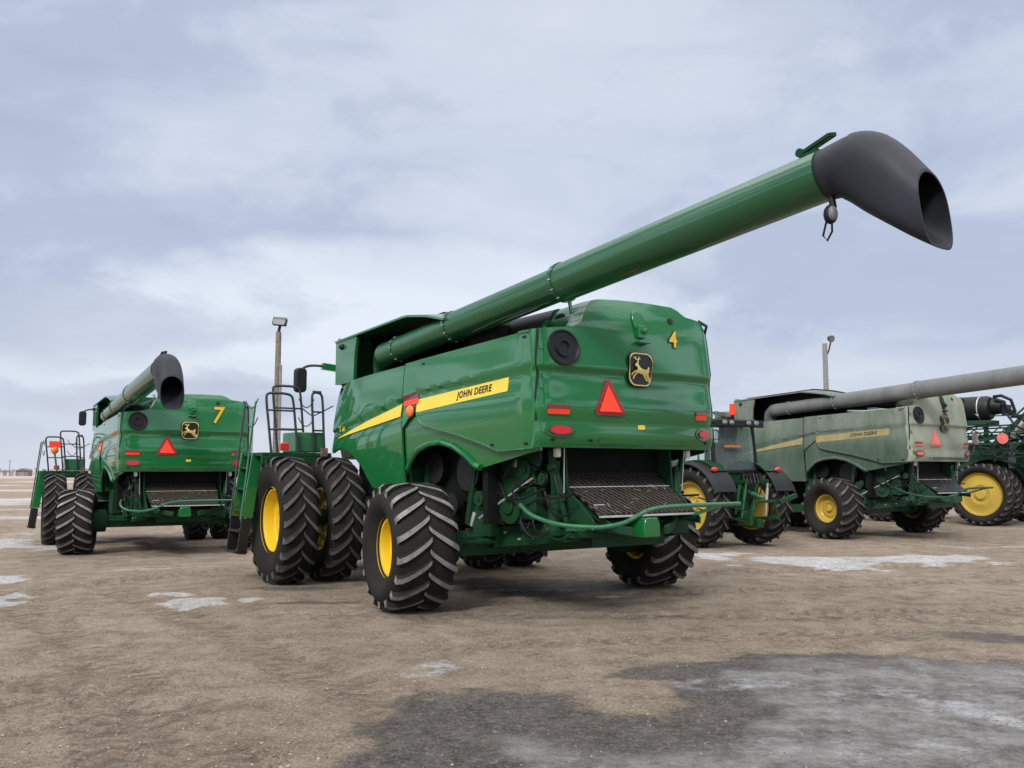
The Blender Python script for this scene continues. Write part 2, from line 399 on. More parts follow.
def rrect(w, h, r, n=6):
    out = []
    for cx, cy, a0 in ((w / 2 - r, h / 2 - r, 0), (-w / 2 + r, h / 2 - r, 90), (-w / 2 + r, -h / 2 + r, 180), (w / 2 - r, -h / 2 + r, 270)):
        for i in range(n + 1):
            a = R_(a0 + 90 * i / n); out.append((cx + r * math.cos(a), cy + r * math.sin(a)))
    return out
def ellipse(a, b, n=28): return [(a * math.cos(2 * PI * i / n), b * math.sin(2 * PI * i / n)) for i in range(n)]
def shield(w, h):   # rounded badge: flat top and bottom, sides taper to the bottom
    return [(x * (1 if y > 0 else 1 + .10 * y / (h / 2)), y) for x, y in rrect(w, h, .10, 8)]

def build_combine(label, loc, theta, number, dirty=False, tip=(-5.40, 1.03, 4.265), steer=-.16, seed=1):
    random.seed(seed)
    root = thing('combine_harvester', label, 'combine harvester', loc, theta + PI / 2, 'combine harvesters parked in the gravel yard')
    G, GH, GA, GL, GP = (('green_d', 'hood_d', 'auger_d', 'green_low_d', 'green_low_d') if dirty else ('green', 'green', 'green_auger', 'green_low', 'green_pale'))
    YR, LUG, DY = ('yellow_d', 'lug_d', 'decal_yellow_d') if dirty else ('yellow', 'lug', 'decal_yellow')
    CR = DY if dirty else 'decal_cream'; RED = 'pink_red' if dirty else 'red'; TRI = 'pink_red' if dirty else 'orange_red'
    def P(name, mb, mat, parent=root, **k): return mb.build(name, mat, parent, **k)
    # ---- side panels, both sides
    for sg in (1, -1):
        rp = side_panel('side_panel', frange(-1.785, .86, 30), lambda u: pw(LEDGE, u), top_z, root, G, sg, .018)
        side_panel('side_panel', frange(.868, 1.235, 6), lambda u: pw([(.868, 2.57), (1.235, 2.30)], u), top_z, root, G, sg, .010)
        side_panel('fender_panel', frange(-1.78, 1.238, 44), lambda u: pw(ARCH, u), lambda u: min(top_z(u) - .35, pw(LEDGE, u) + .12 if u < .85 else 2.70), root, G, sg, -.034)
        fp = side_panel('side_panel', frange(1.262, 3.62, 34), lambda u: pw(FRONT_BOT, u), lambda u: top_z(u) - .02 - .25 * max(0, u - 3.0) ** 2, root, G, sg, .006)
        P('panel_trim', MB().tube([(u, sg * (side_v(u, pw(LEDGE, u)) + .020), pw(LEDGE, u) + .004) for u in frange(-1.78, .84, 30)], .013, 6), G)
        # wheel arch lips
        P('arch_lip', MB().tube([(u, sg * (side_v(u, pw(ARCH, u)) - .02), pw(ARCH, u)) for u in frange(-.60, 1.19, 26)], .042, 8), G)
        P('arch_lip', MB().tube([(u, sg * (side_v(u, pw(FRONT_BOT, u)) - .02), pw(FRONT_BOT, u)) for u in frange(2.22, 3.6, 22)], .024, 8), G)
        if sg > 0: side_main, side_front = rp, fp
    # decals on the left side
    STT = [(-1.29, 2.814), (1.20, 2.655), (2.3, 2.455), (3.36, 2.224)]; STB = [(-1.29, 2.648), (1.20, 2.475), (2.3, 2.345), (3.36, 2.214)]
    def stripe(u0, u1, parent, n):
        g, b = [], []
        for u in frange(u0, u1, n):
            r = [(u, side_v(u, z) + .023, z) for z in frange(pw(STB, u), pw(STT, u), 4)]; g.append(r); b.append([(x, y - .006, z) for x, y, z in r])
        return MB().shell(g, b).build('stripe', DY, parent, 40)
    if number != '7': stripe(-1.29, .84, side_main, 26); stripe(1.275, 3.36, side_front, 24)
    g = MB(); vs, fs = text_geo('JOHN DEERE', .122, .003, 1.12, .10)
    decal(g, [(x, y, 0) for x, y, z in vs], fs, on_side(-.57, 2.688, .026, R_(3.4))); (g.build('lettering', 'decal_black', side_main, 0) if number != '7' else None)
    if not dirty:
        vs, fs = text_geo('S780', .115, .003); g = MB(); decal(g, vs, fs, on_side(3.22, 2.36, .024)); g.build('lettering', 'decal_yellow', side_front, 0)
    # pressed shut lines where the doors meet
    if not dirty:
        mk = MB(); mk.prism([(.80, 2.70), (1.20, 2.675), (1.20, 2.745), (.80, 2.77)], lambda a, b, d: (a, side_v(a, b) + d, b), .022, .034, 1); mk.prism([(.80, 2.625), (1.20, 2.60), (1.20, 2.674), (.80, 2.699)], lambda a, b, d: (a, side_v(a, b) + d, b), .022, .034, 0); P('reflector', mk, [('pink_red' if dirty else 'orange_red'), 'dark_red'], side_main, smooth=0)
        cl = MB(); cl.ell((.99, side_v(1, 2.52) + .035, 2.525), (.10, .035, .085)); P('marker_lamp', cl, 'orange', side_main)
        P('lamp_bracket', MB().prism([(.86, 2.66), (1.20, 2.66), (1.04, 2.45), (.94, 2.45)], lambda a, b, d: (a, side_v(a, b) + d, b), .0, .018), G, side_main)
    # ---- rear hood
    vs_ = sorted(set([round(v, 3) for v in frange(-1.475, 1.475, 44)] + [-1.455, -1.43, 1.455, 1.43, .585, .66, .72, .78, .84, -.93, -.83, -1.36]))
    grid, back = [], []
    for v in vs_:
        t = hood_top(v); zs = frange(1.975, 2.274, 8) + frange(2.277, 2.84, 10)[0:] + frange(2.85, 2.93, 5) + frange(2.95, t, 14)
        r = [(hood_u(v, z), v, z) for z in zs]; grid.append(r); back.append([(x + .04, y, z) for x, y, z in r])
    hood = P('rear_hood', MB().shell(grid, back), GH, smooth=26)
    # rolled top edge of the hood running forward
    rg, rb = [], []
    for v in vs_:
        t = hood_top(v); u0 = hood_u(v, t)
        r = [(u0 + .002, v, t - .002)] + [(u0 + .05 * q + .05, v, t + .012 * math.sin(min(q, 4) * .4) - .0035 * q) for q in range(0, 18 if v < .74 else 5)]
        while len(r) < 19: r.append((r[-1][0] + .002, v, r[-1][2] - .012))
        rg.append(r); rb.append([(x, y, z - .03) for x, y, z in r])
    P('hood_top', MB().shell(rg, rb), GH, smooth=35)
    P('hood_seal', MB().tube([(hood_u(-1.47, z) + .02, -1.487, z) for z in frange(2.0, 3.52, 14)] + [(-1.78, -1.44, 3.63), (-1.70, -1.36, 3.70)], .022, 6), 'black')
    P('hood_seal', MB().tube([(-1.800, side_v(-1.80, z) + .010, z) for z in frange(1.97, 3.335, 20)], .017, 6), 'black')
    # round air outlet
    ao = MB(); cx, cz_ = 1.10, 3.135
    def ring(r, dep): return [(min(hood_u(cx + r * math.cos(2 * PI * i / 36), cz_ + r * math.sin(2 * PI * i / 36)), hood_u(cx, cz_) + .03) - .016 + dep, cx + r * math.cos(2 * PI * i / 36), cz_ + r * math.sin(2 * PI * i / 36)) for i in range(36)]
    ao.loft([ring(.215, .03), ring(.215, -.010), ring(.198, -.014), ring(.185, .004), ring(.115, .010), ring(.108, -.012), ring(.078, -.012), ring(.07, .012), ring(.02, .012)]); P('air_outlet', ao, 'black', hood)
    # rear lamps and reflectors
    for v, tl in ((1.195, 1), (-1.165, 1)):
        k = MB(); k.prism(rrect(.29 if v > 0 else .22, .050, .01, 2), on_hood(v, 2.438), .0, .012, 1); k.prism(rrect(.29 if v > 0 else .22, .055, .01, 2), on_hood(v, 2.385), .0, .012, 0)
        P('reflector', k, [('pink_red' if dirty else 'orange_red'), 'dark_red'], hood, smooth=0)
        e = MB(); e.prism(ellipse(.205 if v > 0 else .15, .082), on_hood(v - (0 if v > 0 else .02), 2.175), .0, .010, 0); bz = P('lamp_bezel', e, G, hood)
        e = MB(); e.prism(ellipse(.155 if v > 0 else .115, .055), on_hood(v - (0 if v > 0 else .02), 2.172), .010, .026, 1)
        hl = .135 if v > 0 else .098
        for q in range(9):
            x0 = lerp(-hl, hl, q / 9); x1 = lerp(-hl, hl, (q + .82) / 9); hh = .046 * math.sqrt(max(.12, 1 - ((x0 + x1) / 2 / (hl * 1.08)) ** 2)); e.prism([(x0, -hh), (x1, -hh), (x1, hh), (x0, hh)], on_hood(v - (0 if v > 0 else .02), 2.172), .024, .034, 0)
        P('tail_light', e, [RED, 'dark_red'], hood)
    # badge with the leaping deer
    bw, bh = .415, .425
    bd = MB(); bd.prism(shield(bw, bh), on_hood(-.055, 2.945, .030), -.03, .008, 1); bd.prism(shield(bw - .022, bh - .022), on_hood(-.055, 2.945, .0395), 0, .002, 0); bd.prism(shield(bw - .048, bh - .048), on_hood(-.055, 2.945, .043), 0, .002, 1)
    badge = P('emblem', bd, [CR, 'decal_black'], hood, smooth=0)
    dr = MB()
    for poly in [DEER] + ANT: dr.prism([(x * .185, (y - .14) * .185) for x, y in poly], on_hood(-.055, 2.94, .0465), 0, .003)
    P('deer', dr, CR, badge, smooth=0)
    # slow-moving-vehicle triangle
    def tri(w, h, c): return [(-w / 2 + c, -h / 3), (w / 2 - c, -h / 3), (w / 2 - c * .2, -h / 3 + c * 1.2), (c * .75, h * 2 / 3 - c * .4), (-c * .75, h * 2 / 3 - c * .4), (-w / 2 + c * .2, -h / 3 + c * 1.2)]
    tm = MB(); tm.prism(tri(.47, .44, .035), on_hood(.455, 2.51, .012), 0, .006, 0); tm.prism(tri(.34, .32, .004), on_hood(.455, 2.51, .020), 0, .004, 1)
    P('warning_triangle', tm, ['pink_red' if dirty else 'dark_red_edge', TRI], hood, smooth=0)
    # handle recess / camera bracket above the badge
    hb = MB(); hb.prism(rrect(.20, .26, .09, 5), on_hood(-.11, 3.56, .006), 0, .02); hb.span((-1.93, -.17, 3.34), (-1.80, -.05, 3.50)); hb.span((-1.98, -.21, 3.27), (-1.84, -.02, 3.30)); hb.cyl((-1.97, -.14, 3.42), (-1.80, -.14, 3.46), .035, 10)
    P('hood_latch', hb, G if not dirty else 'black', hood, bevel=.008)
    P('hood_light', MB().prism(ellipse(.042, .042, 16), on_hood(-.715, 3.625, .006), 0, .012), 'black', hood)
    if not dirty:
        P('small_decal', MB().prism(rrect(.12, .055, .02, 3), on_hood(-.035, 2.232, .006), 0, .003), 'decal_yellow', hood, smooth=0)
    else:
        P('dirt_smear', MB().prism([(-.1, -.2), (.08, -.22), (.14, 0), (.05, .2), (-.12, .12)], on_hood(-.15, 3.10, .006), 0, .002), 'brown', hood)
    if dirty:
        ek = MB(); ek.tube([(-1.95, -.9, 2.02), (-2.0, -1.35, 2.22), (-2.0, -1.45, 2.42)], .018, 6); P('lamp_arm', ek, 'black', hood)
        P('corner_lamp', MB().prism(rrect(.24, .30, .06, 4), lambda a, b, d: (-1.98 - d, -1.48 + a, 2.58 + b), 0, .05), 'brown_grey', hood)
    P('bumper_lip', MB().prism(rrect(1.5, .05, .02, 3), on_hood(-.12, 2.055, .010), 0, .012), G, hood)
    if number:
        for off, mt, o2 in ((.012, 'decal_black', .010), (.0, 'num_yellow', .016)):
            vs, fs = text_geo(number, .29 if number == '4' else .56, off + .008, 1.0, .14); k = MB()
            decal(k, vs, fs, on_hood(-.69, 3.37 if number == '4' else 3.31, o2)); k.build('number', mt, hood, 0)
    if number == '7':
        sdv_ = MB(); sdv_.prism([(-1.72, -1.49), (-1.10, -1.80), (-1.08, -1.77), (-1.70, -1.46)], lambda a, b, d: (a, b, d), 2.02, 3.62); P('service_door', sdv_, G, bevel=.012)
    for v_ in (1.28, .75, -.75, -1.25): P('latch', MB().prism(rrect(.05, .022, .006, 2), on_hood(v_, 2.06, .004), 0, .010), 'black', hood)
    for z_ in (3.15, 2.70, 2.20): P('hinge', MB().prism(rrect(.045, .10, .01, 2), on_hood(1.405, z_, .004), 0, .008), G, hood)
    for u_, z_ in ((-1.62, 2.02), (-.95, 2.02), (.70, 3.16), (-1.60, 3.26)): P('latch', MB().prism(rrect(.06, .028, .008, 2), lambda a, b, d, u_=u_, z_=z_: (u_ + a, side_v(u_ + a, z_ + b) + .020 + d, z_ + b), 0, .008), 'black', side_main)
    # ---- engine deck clutter between auger and hood
    P('engine_deck', MB().span((-1.70, -1.40, 3.05), (.30, 1.38, 3.16)), 'black')
    dk = MB()
    dk.span((-1.45, .05, 3.16), (-1.0, .62, 3.58)); dk.span((-.9, .1, 3.16), (-.45, .5, 3.50)); dk.cyl((-1.35, .72, 3.50), (-1.35, .28, 3.56), .15, 20); dk.span((-.3, .2, 3.16), (.2, .9, 3.42))
    dk.span((-1.62, .30, 3.16), (-1.50, .66, 3.60)); P('engine', dk, 'black', bevel=.02)
    P('air_cleaner', MB().cyl((-1.15, .55, 3.55), (-.35, .62, 3.52), .20, 24), 'black'); P('engine_cover', MB().span((-.40, -.2, 3.16), (.30, 1.0, 3.62)), 'void', bevel=.02)
    ex = MB(); ex.tube([(-1.0, .85, 3.28), (-.6, .95, 3.34), (-.2, .9, 3.36), (.3, .85, 3.40)], .055, 10); ex.tube([(-1.3, .95, 3.30), (-.9, 1.1, 3.32), (-.4, 1.15, 3.30), (.1, 1.1, 3.34)], .03, 8)
    P('engine_pipe', ex, 'zinc')
    br = MB(); br.bar((-1.15, .80, 3.20), (-1.15, .80, 3.55), .05, .05); br.bar((-1.15, .80, 3.55), (-1.15, .45, 3.58), .05, .05); br.bar((-1.62, .72, 3.42), (-1.5, .72, 3.80), .02, .02); br.bar((-1.5, .68, 3.42), (-1.5, .68, 3.80), .02, .02)
    P('auger_cradle', br, G)
    # ---- grain tank with raised covers
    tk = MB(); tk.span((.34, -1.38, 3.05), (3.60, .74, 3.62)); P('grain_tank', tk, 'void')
    lf = MB(); TOPL = [(3.70, 3.815), (3.03, 3.85), (1.37, 3.935), (.80, 3.86), (.34, 3.755)]
    lf.prism([(3.70, 3.10), (3.70, 3.815), (3.03, 3.85), (2.95, 3.80), (3.02, 3.55), (3.05, 3.10)], lambda a, b, d: (a, d + (1.36 - .0 * a), b), -.05, .0)
    lf.span((3.64, .70, 3.1), (3.69, 1.33, 3.86)); P('tank_side', lf, G)
    cv = MB()
    g, b = [], []
    for u in frange(3.70, .34, 24):
        z = pw(list(reversed(TOPL)), u); r = [(u, lerp(1.38, .72, t), z + .10 * t - .02 * t * t) for t in (0, .03, .3, .6, 1)]; g.append(r); b.append([(x, y, zz - .03) for x, y, zz in r])
    cv.shell(g, b)
    P('tank_cover', cv, G)
    cv = MB(); cv.prism([(.34, 3.1)] + [(a, b + .11) for a, b in reversed(TOPL)] + [(3.70, 3.1)], lambda a, b, d: (a, d, b), .70, .74); P('tank_wall', cv, 'black')
    cv = MB()
    cv.prism([(.34, 3.62), (3.68, 3.62), (3.68, 3.86), (1.4, 3.98), (.34, 3.80)], lambda a, b, d: (a, d - (b - 3.62) * .25, b), -1.38, -1.34)
    cv.prism([(-1.36, 3.60), (.72, 3.60), (.72, 3.86), (-1.42, 3.86)], lambda a, b, d: (d - (b - 3.6) * .15, a, b), .34, .38)
    cv.prism([(-1.36, 3.60), (.72, 3.60), (.72, 3.9), (-1.42, 3.9)], lambda a, b, d: (d, a, b), 3.62, 3.66)
    P('tank_extension', cv, G)
    wl = MB(); wl.ell((3.45, 1.37, 3.70), (.05, .05, .05)); wl.ell((3.45, 1.385, 3.70), (.03, .05, .03)); P('tank_lamp', wl, 'black')
    rs = MB(); rs.span((.85, -1.66, 1.95), (2.35, -1.42, 3.30)); rs.cyl((1.6, -1.64, 2.65), (1.6, -1.70, 2.65), .58, 36); P('rotary_screen', rs, G, bevel=.04)
    # ---- unloading auger
    A = Vector((2.35, 1.17, 3.47)); T = Vector(tip); ax = (T - A).normalized()
    au = MB(); rA = .205
    L = (T - A).length
    def at(s): return A + ax * s
    au.tube([at(.0), at(1.95)], rA * .88, 32); au.tube([at(1.93), at(4.24)], rA, 32); au.tube([at(4.22), at(L)], rA * 1.10, 32)
    el = [A + Vector((.10, -.06, -.0)), A + Vector((.28, -.14, -.10)), A + Vector((.36, -.2, -.32)), A + Vector((.36, -.2, -.55))]
    au.tube([at(.05)] + el, rA * .9, 24)
    aug = P('unloading_auger', au, GA, smooth=30)
    for s, rr in ((.45, .88), (1.93, 1.0), (4.24, 1.1)):
        k = MB(); k.tube([at(s - .03), at(s + .03)], rA * rr + .014, 32)
        for i in range(12):
            a = 2 * PI * i / 12; n1 = ax.cross(Vector((0, 0, 1))).normalized(); n2 = n1.cross(ax); p = at(s) + (n1 * math.cos(a) + n2 * math.sin(a)) * (rA * rr + .012); k.cyl(p, p + ax * .04, .0075, 6, 1)
        P('clamp_ring', k, [GA, 'zinc'], aug)
    # rubber spout: bends over and down, opening cut steeply
    sdv = ax.cross(Vector((0, 0, 1))).normalized(); upv = sdv.cross(ax).normalized()
    def sp(du, dz): return T + Vector((-du, -.01, dz))
    # section by section: top point, bottom point (offset back/up from the tube end), half width
    KEY = [((-.02, .234), (.02, -.234), .236), ((.13, .262), (.08, -.238), .244), ((.27, .282), (.15, -.255), .254), ((.42, .262), (.25, -.32), .260), ((.57, .185), (.40, -.44), .260), ((.71, .05), (.61, -.59), .252), ((.83, -.10), (.81, -.735), .236), ((.905, -.20), (.985, -.85), .222)]
    SEC = []
    for i in range(len(KEY) - 1):
        f = [np.array([*k_[0], *k_[1], k_[2]]) for k_ in (KEY[max(0, i - 1)], KEY[i], KEY[i + 1], KEY[min(len(KEY) - 1, i + 2)])]
        for j in range(3):
            t = j / 3; q = .5 * (2 * f[1] + (f[2] - f[0]) * t + (2 * f[0] - 5 * f[1] + 4 * f[2] - f[3]) * t * t + (3 * f[1] - f[0] - 3 * f[2] + f[3]) * t ** 3); SEC.append(((q[0], q[1]), (q[2], q[3]), q[4]))
    SEC.append(KEY[-1])
    rings = []
    SEC = [(a_, b_, -h_) for a_, b_, h_ in SEC[:8]] + [(SEC[7][0], SEC[7][1], SEC[7][2])] + SEC[8:]      # inner sleeve, then the larger boot over it
    for (d1, z1), (d0, z0), hwid in SEC:
        pt, pb = sp(d1, z1), sp(d0, z0); mc = (pt + pb) / 2; hv = (pt - pb) / 2 * (.95 if hwid < 0 else 1.0); hwid = abs(hwid) * (.93 if hwid < 0 else 1.0); rg_ = []
        fl = min(1, max(0, (d0 - .1) / .5))      # the boot grows flatter-bottomed towards its mouth
        for i in range(44):
            th = 2 * PI * i / 44; cs, sn = math.cos(th), math.sin(th)
            ex = lerp(1.0, .48, fl) if sn < 0 else 1.0
            q = (abs(sn) ** lerp(1.0, .8, fl)) * (1 if sn >= 0 else -1); cc = (abs(cs) ** ex) * (1 if cs >= 0 else -1)
            rg_.append(mc + hv * q + Vector((0, hwid * cc, 0)))
        rings.append(rg_)
    def shrink(r, k):
        m = sum((Vector(p) for p in r), Vector()) / len(r); return [m + (Vector(p) - m) * k for p in r]
    inner = [shrink(r, .94) for r in rings]
    sm = MB(); sm.loft(rings + list(reversed(inner)), caps=False)
    spout = P('spout', sm, 'rubber_spout', aug, smooth=40)
    wl = MB(); q = at(L + .06) + Vector((0, .04, -.235)); wl.tube([q + Vector((0, 0, .03)), q + Vector((-.02, .0, -.09))], .03, 8)
    wl.ell(q + Vector((-.01, .03, -.15)), (.06, .06, .085)); wl.ell(q + Vector((-.045, .05, -.15)), (.035, .045, .065), mi=1)
    wl.tube([q + Vector((.04, .02, -.20)), q + Vector((.07, .03, -.32)), q + Vector((.03, .03, -.37)), q + Vector((-.02, .03, -.30)), q + Vector((-.02, .03, -.22))], .010, 6)
    P('work_light', wl, ['black', 'lamp_glass'], aug)
    hg = MB(); q = at(L - .12) + upv * (.228 if upv.z > 0 else -.228)
    hg.bar(q + ax * -.10, q + ax * .08, .09, .05); hg.bar(q + ax * -.10 + Vector((0, .03, .04)), q + ax * .20 + Vector((0, .03, .10)), .03, .03); hg.bar(q + ax * -.10 + Vector((0, -.05, .06)), q + ax * .20 + Vector((0, -.05, .12)), .03, .03)
    hg.bar(q + ax * .20 + Vector((0, .03, .10)), q + ax * .20 + Vector((0, -.05, .12)), .03, .03); hg.bar(q + ax * .10 + Vector((0, .03, .08)), q + ax * .10 + Vector((0, -.05, .10)), .03, .03); hg.cyl(q + ax * -.10 + Vector((0, .05, .05)), q + ax * -.10 + Vector((0, -.06, .05)), .04, 10)
    P('spout_hinge', hg, GL, aug)
    # ---- dark inner body under the panels
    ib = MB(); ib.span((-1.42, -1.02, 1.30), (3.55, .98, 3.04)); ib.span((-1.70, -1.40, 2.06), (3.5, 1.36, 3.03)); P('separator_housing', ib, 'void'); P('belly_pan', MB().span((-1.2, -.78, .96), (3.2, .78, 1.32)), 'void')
    wa = MB()
    wa.span((2.2, 1.0, 1.2), (2.28, 1.38, 2.1)); wa.span((2.2, -1.38, 1.2), (2.28, -1.0, 2.1)); wa.span((1.3, -1.30, 1.46), (2.2, 1.30, 2.1))
    P('inner_shield', wa, GL, bevel=.01)
    # lower frame
    for sg in (1, -1):
        fr = MB(); fr.bar((2.6, sg * .88, .66), (.75, sg * .88, .74), .14, .22); fr.bar((.75, sg * .88, .745), (-1.75, sg * .84, 1.015), .14, .25)
        fb = fr
        for u in frange(-1.4, .7, 7):
            z = lerp(.745, 1.015, (.75 - u) / 2.5); fb.cyl((u, sg * .93, z + .05 * (-1) ** int(u * 9)), (u, sg * .965, z + .05 * (-1) ** int(u * 9)), .014, 6, 1)
        P('frame_rail', fr, [GL, 'zinc'])
        sh = MB(); sh.prism([(-.33, 1.80), (-1.42, 1.98), (-1.42, 1.77), (-1.05, 1.55), (-.45, 1.22), (-.36, 1.30)], lambda a, b, d: (a, sg * d, b), 1.06, 1.10); P('separator_side', sh, GL, bevel=.008)
        dm = MB(); dm.cyl((-.82, sg * .95, 1.27), (-.82, sg * 1.12, 1.27), .22, 28); dm.cyl((-.82, sg * 1.12, 1.27), (-.82, sg * 1.15, 1.27), .10, 18); P('chopper_pulley', dm, GL, bevel=.01)
        hy = MB(); hy.cyl((-1.55, sg * .98, 1.02), (-1.55, sg * .98, 1.42), .085, 18); hy.cyl((-1.55, sg * .98, 1.42), (-1.55, sg * .98, 1.47), .05, 12); hy.span((-1.66, sg * .98 - .10, .96), (-1.44, sg * .98 + .10, 1.02)); P('accumulator', hy, GL)
        for q0, q1 in (((-1.30, sg * .80, 1.12), (-.95, sg * 1.08, 1.52)), ((.9, sg * .95, .9), (1.45, sg * 1.18, 1.5)), ((-.3, sg * .9, .86), (.1, sg * 1.05, 1.25))): P('drive_guard', MB().span(q0, q1), GL, bevel=.015)
        for k in range(3):
            q0 = Vector((-.3 - .3 * k, sg * (1.11 + .02 * k), 1.70 - .1 * k)); h_ = MB(); h_.tube([q0, q0 + Vector((-.25, sg * .05, -.25)), q0 + Vector((-.6, sg * .06, -.32 + .1 * k)), q0 + Vector((-.95, 0, -.1))], .014, 6); P('hose', h_, 'black')
        lb = MB(); lb.span((-.55, sg * 1.10, 1.62), (-.42, sg * 1.106, 1.72)); P('warning_label', lb, 'white')
        pl = MB(); pl.cyl((.95, sg * 1.0, 1.75), (.95, sg * 1.12, 1.75), .22, 24); pl.cyl((.15, sg * 1.0, 1.70), (.15, sg * 1.10, 1.70), .26, 24); pl.cyl((.55, sg * 1.0, 1.25), (.55, sg * 1.10, 1.25), .16, 20)
        P('belt_pulley', pl, 'black')
        P('support_post', MB().bar((.20, sg * 1.05, 1.0), (-.1, sg * 1.10, 2.0), .05, .12), GL); P('support_post', MB().bar((1.2, sg * 1.1, 1.0), (1.15, sg * 1.1, 2.0), .06, .10), GL)
    P('rear_axle', MB().span((-.14, -1.65, .62), (.14, 1.65, .88)).cyl((0, -1.75, .784), (0, 1.75, .784), .12, 16), GL, bevel=.015)
    P('front_axle', MB().span((3.3, -1.45, .72), (3.78, 1.45, 1.15)).cyl((3.54, -2.3, .97), (3.54, 2.3, .97), .13, 16), GL, bevel=.02)
    P('feeder_house', MB().bar((3.4, 0, 1.5), (5.4, 0, .75), 1.5, .7), GL)
    P('rear_cross_member', MB().span((-1.86, -.95, .93), (-1.68, .95, 1.10)), GL, bevel=.012)
    for sg in (1, -1):
        rr_ = random.Random(17 if sg > 0 else 29)
        for q in range(11):
            u0 = rr_.uniform(-1.65, .2); z0 = rr_.uniform(1.05, 1.85); v0 = sg * rr_.uniform(1.0, 1.14); u1 = u0 - rr_.uniform(.15, .6); z1 = min(1.9, max(1.0, z0 + rr_.uniform(-.4, .4))); sag = rr_.uniform(.05, .18)
            pts = [(lerp(u0, u1, t), v0 + sg * .04 * math.sin(t * PI), lerp(z0, z1, t) - sag * 4 * t * (1 - t)) for t in frange(0, 1, 8)]
            P('hose', MB().tube(pts, rr_.choice((.010, .013, .017)), 6), rr_.choice(('black', 'black', 'black', GL)))
        for q in range(12):
            u0 = rr_.uniform(-1.65, .35); z0 = rr_.uniform(1.05, 1.8); v0 = sg * rr_.uniform(.98, 1.10); w_, h_, d_ = rr_.uniform(.05, .16), rr_.uniform(.05, .20), rr_.uniform(.03, .09)
            P('bracket', MB().box((u0, v0, z0), (w_, d_, h_), Matrix.Rotation(rr_.uniform(-.5, .5), 3, 'Y')), rr_.choice((GL, GL, 'black', G, 'zinc')), bevel=.006)
        for u0, z0, r0 in ((-1.15, 1.72, .12), (-.15, 1.35, .10), (-1.48, 1.62, .07)):
            P('belt_pulley', MB().cyl((u0, sg * 1.08, z0), (u0, sg * 1.13, z0), r0, 20).cyl((u0, sg * 1.13, z0), (u0, sg * 1.145, z0), r0 * .35, 12), GL)
        P('drive_belt', MB().tube([(-1.15 + .125 * math.cos(a) if a < PI / 2 or a > 3 * PI / 2 else -1.48 + .08 * math.cos(a), sg * 1.105, (1.72 + .125 * math.sin(a)) if a < PI / 2 or a > 3 * PI / 2 else 1.62 + .08 * math.sin(a)) for a in frange(0, 2 * PI, 20)[:-1]], .014, 5, closed=True), 'black')
        P('hydraulic_cylinder', MB().cyl((-1.70, sg * .93, 1.10), (-1.58, sg * 1.02, 1.75), .035, 10).cyl((-1.66, sg * .96, 1.35), (-1.58, sg * 1.02, 1.75), .05, 10), GL)
        P('tie_rod', MB().cyl((-1.3, sg * 1.12, 1.62), (-.2, sg * 1.14, 1.10), .016, 8), 'zinc')
    # tailboard
    tb = MB()
    tb.prism([(-.80, 0), (.84, 0), (.84, 1), (-.80, 1)], lambda a, b, d: (lerp(-1.12, -1.62, b) - d, a, lerp(1.90, 1.505, b)), 0, .03)
    P('chopper_curtain', tb, 'chaff')
    tb = MB(); tb.prism([(-.80, 0), (.84, 0), (.78, 1), (-.74, 1)], lambda a, b, d: (lerp(-1.66, -2.10, b), a, lerp(1.49, 1.19, b) + d), 0, .03)
    tbo = P('tailboard', tb, 'black' if dirty else 'chaff')
    P('tailboard_lip', MB().bar((-2.12, -.86, 1.185), (-2.12, .78, 1.185), .03, .022), 'zinc', tbo)
    P('tailboard_seam', MB().bar((-1.66, -.80, 1.515), (-1.66, .84, 1.515), .02, .014), 'zinc', tbo)
    P('warning_label', MB().span((-1.98, .60, 1.29), (-1.86, .74, 1.296)).box((-1.92, .66, 1.315), (.14, .13, .006)), 'white', tbo)
    for sg in (1, -1):
        k = MB(); k.prism([(-1.40, 2.0), (-1.62, 2.0), (-1.66, 1.50), (-2.12, 1.14), (-2.12, 1.06), (-1.60, 1.12), (-1.40, 1.2)], lambda a, b, d: (a, d, b), sg * .86, sg * .885); P('spreader_side', k, GL)
        k = MB(); k.bar((-1.75, sg * 1.0, 1.98), (-1.72, sg * .98, 1.45), .008, .008); P('cable', k, 'zinc')
        k = MB(); k.box((-1.72, sg * 1.08, 1.92), (.07, .07, .11)); P('rear_work_light', k, 'white', bevel=.015)
        k = MB(); k.bar((-1.64, sg * 1.1, 1.95), (-1.55, sg * .95, 1.15), .06, .06); P('spreader_strut', k, GL)
    P('hitch_block', MB().prism([(-.13, .93), (.13, .93), (.13, 1.08), (.09, 1.16), (-.09, 1.16), (-.13, 1.08)], lambda a, b, d: (d, a + .05, b), -2.22, -1.70), G if not dirty else GL, bevel=.012)
    P('hitch_frame', MB().bar((-1.75, .85, 1.10), (-2.15, .3, 1.0), .06, .10).bar((-1.75, -.85, 1.10), (-2.15, -.25, 1.0), .06, .10).span((-1.78, -.6, .80), (-1.70, .6, .93)).bar((-1.4, .9, 1.55), (-2.15, .62, 1.06), .05, .07), GL, bevel=.008)
    st_ = random.Random(31)
    for q in range(16):
        b_ = st_.random(); v_ = st_.uniform(-.7, .75); a_ = st_.uniform(0, PI); l_ = st_.uniform(.04, .11); z_ = lerp(1.49, 1.19, b_) + .036; u_ = lerp(-1.66, -2.10, b_)
        P('straw', MB().bar((u_, v_, z_), (u_ + .6 * l_ * math.cos(a_), v_ + l_ * math.sin(a_), z_ + .41 * l_ * math.cos(a_)), .006, .004), 'straw', tbo)
    gr = MB()
    for i in range(7): gr.bar((-2.0, .62 - .06 * i, 1.0), (-1.96, .60 - .06 * i, 1.16), .012, .012)
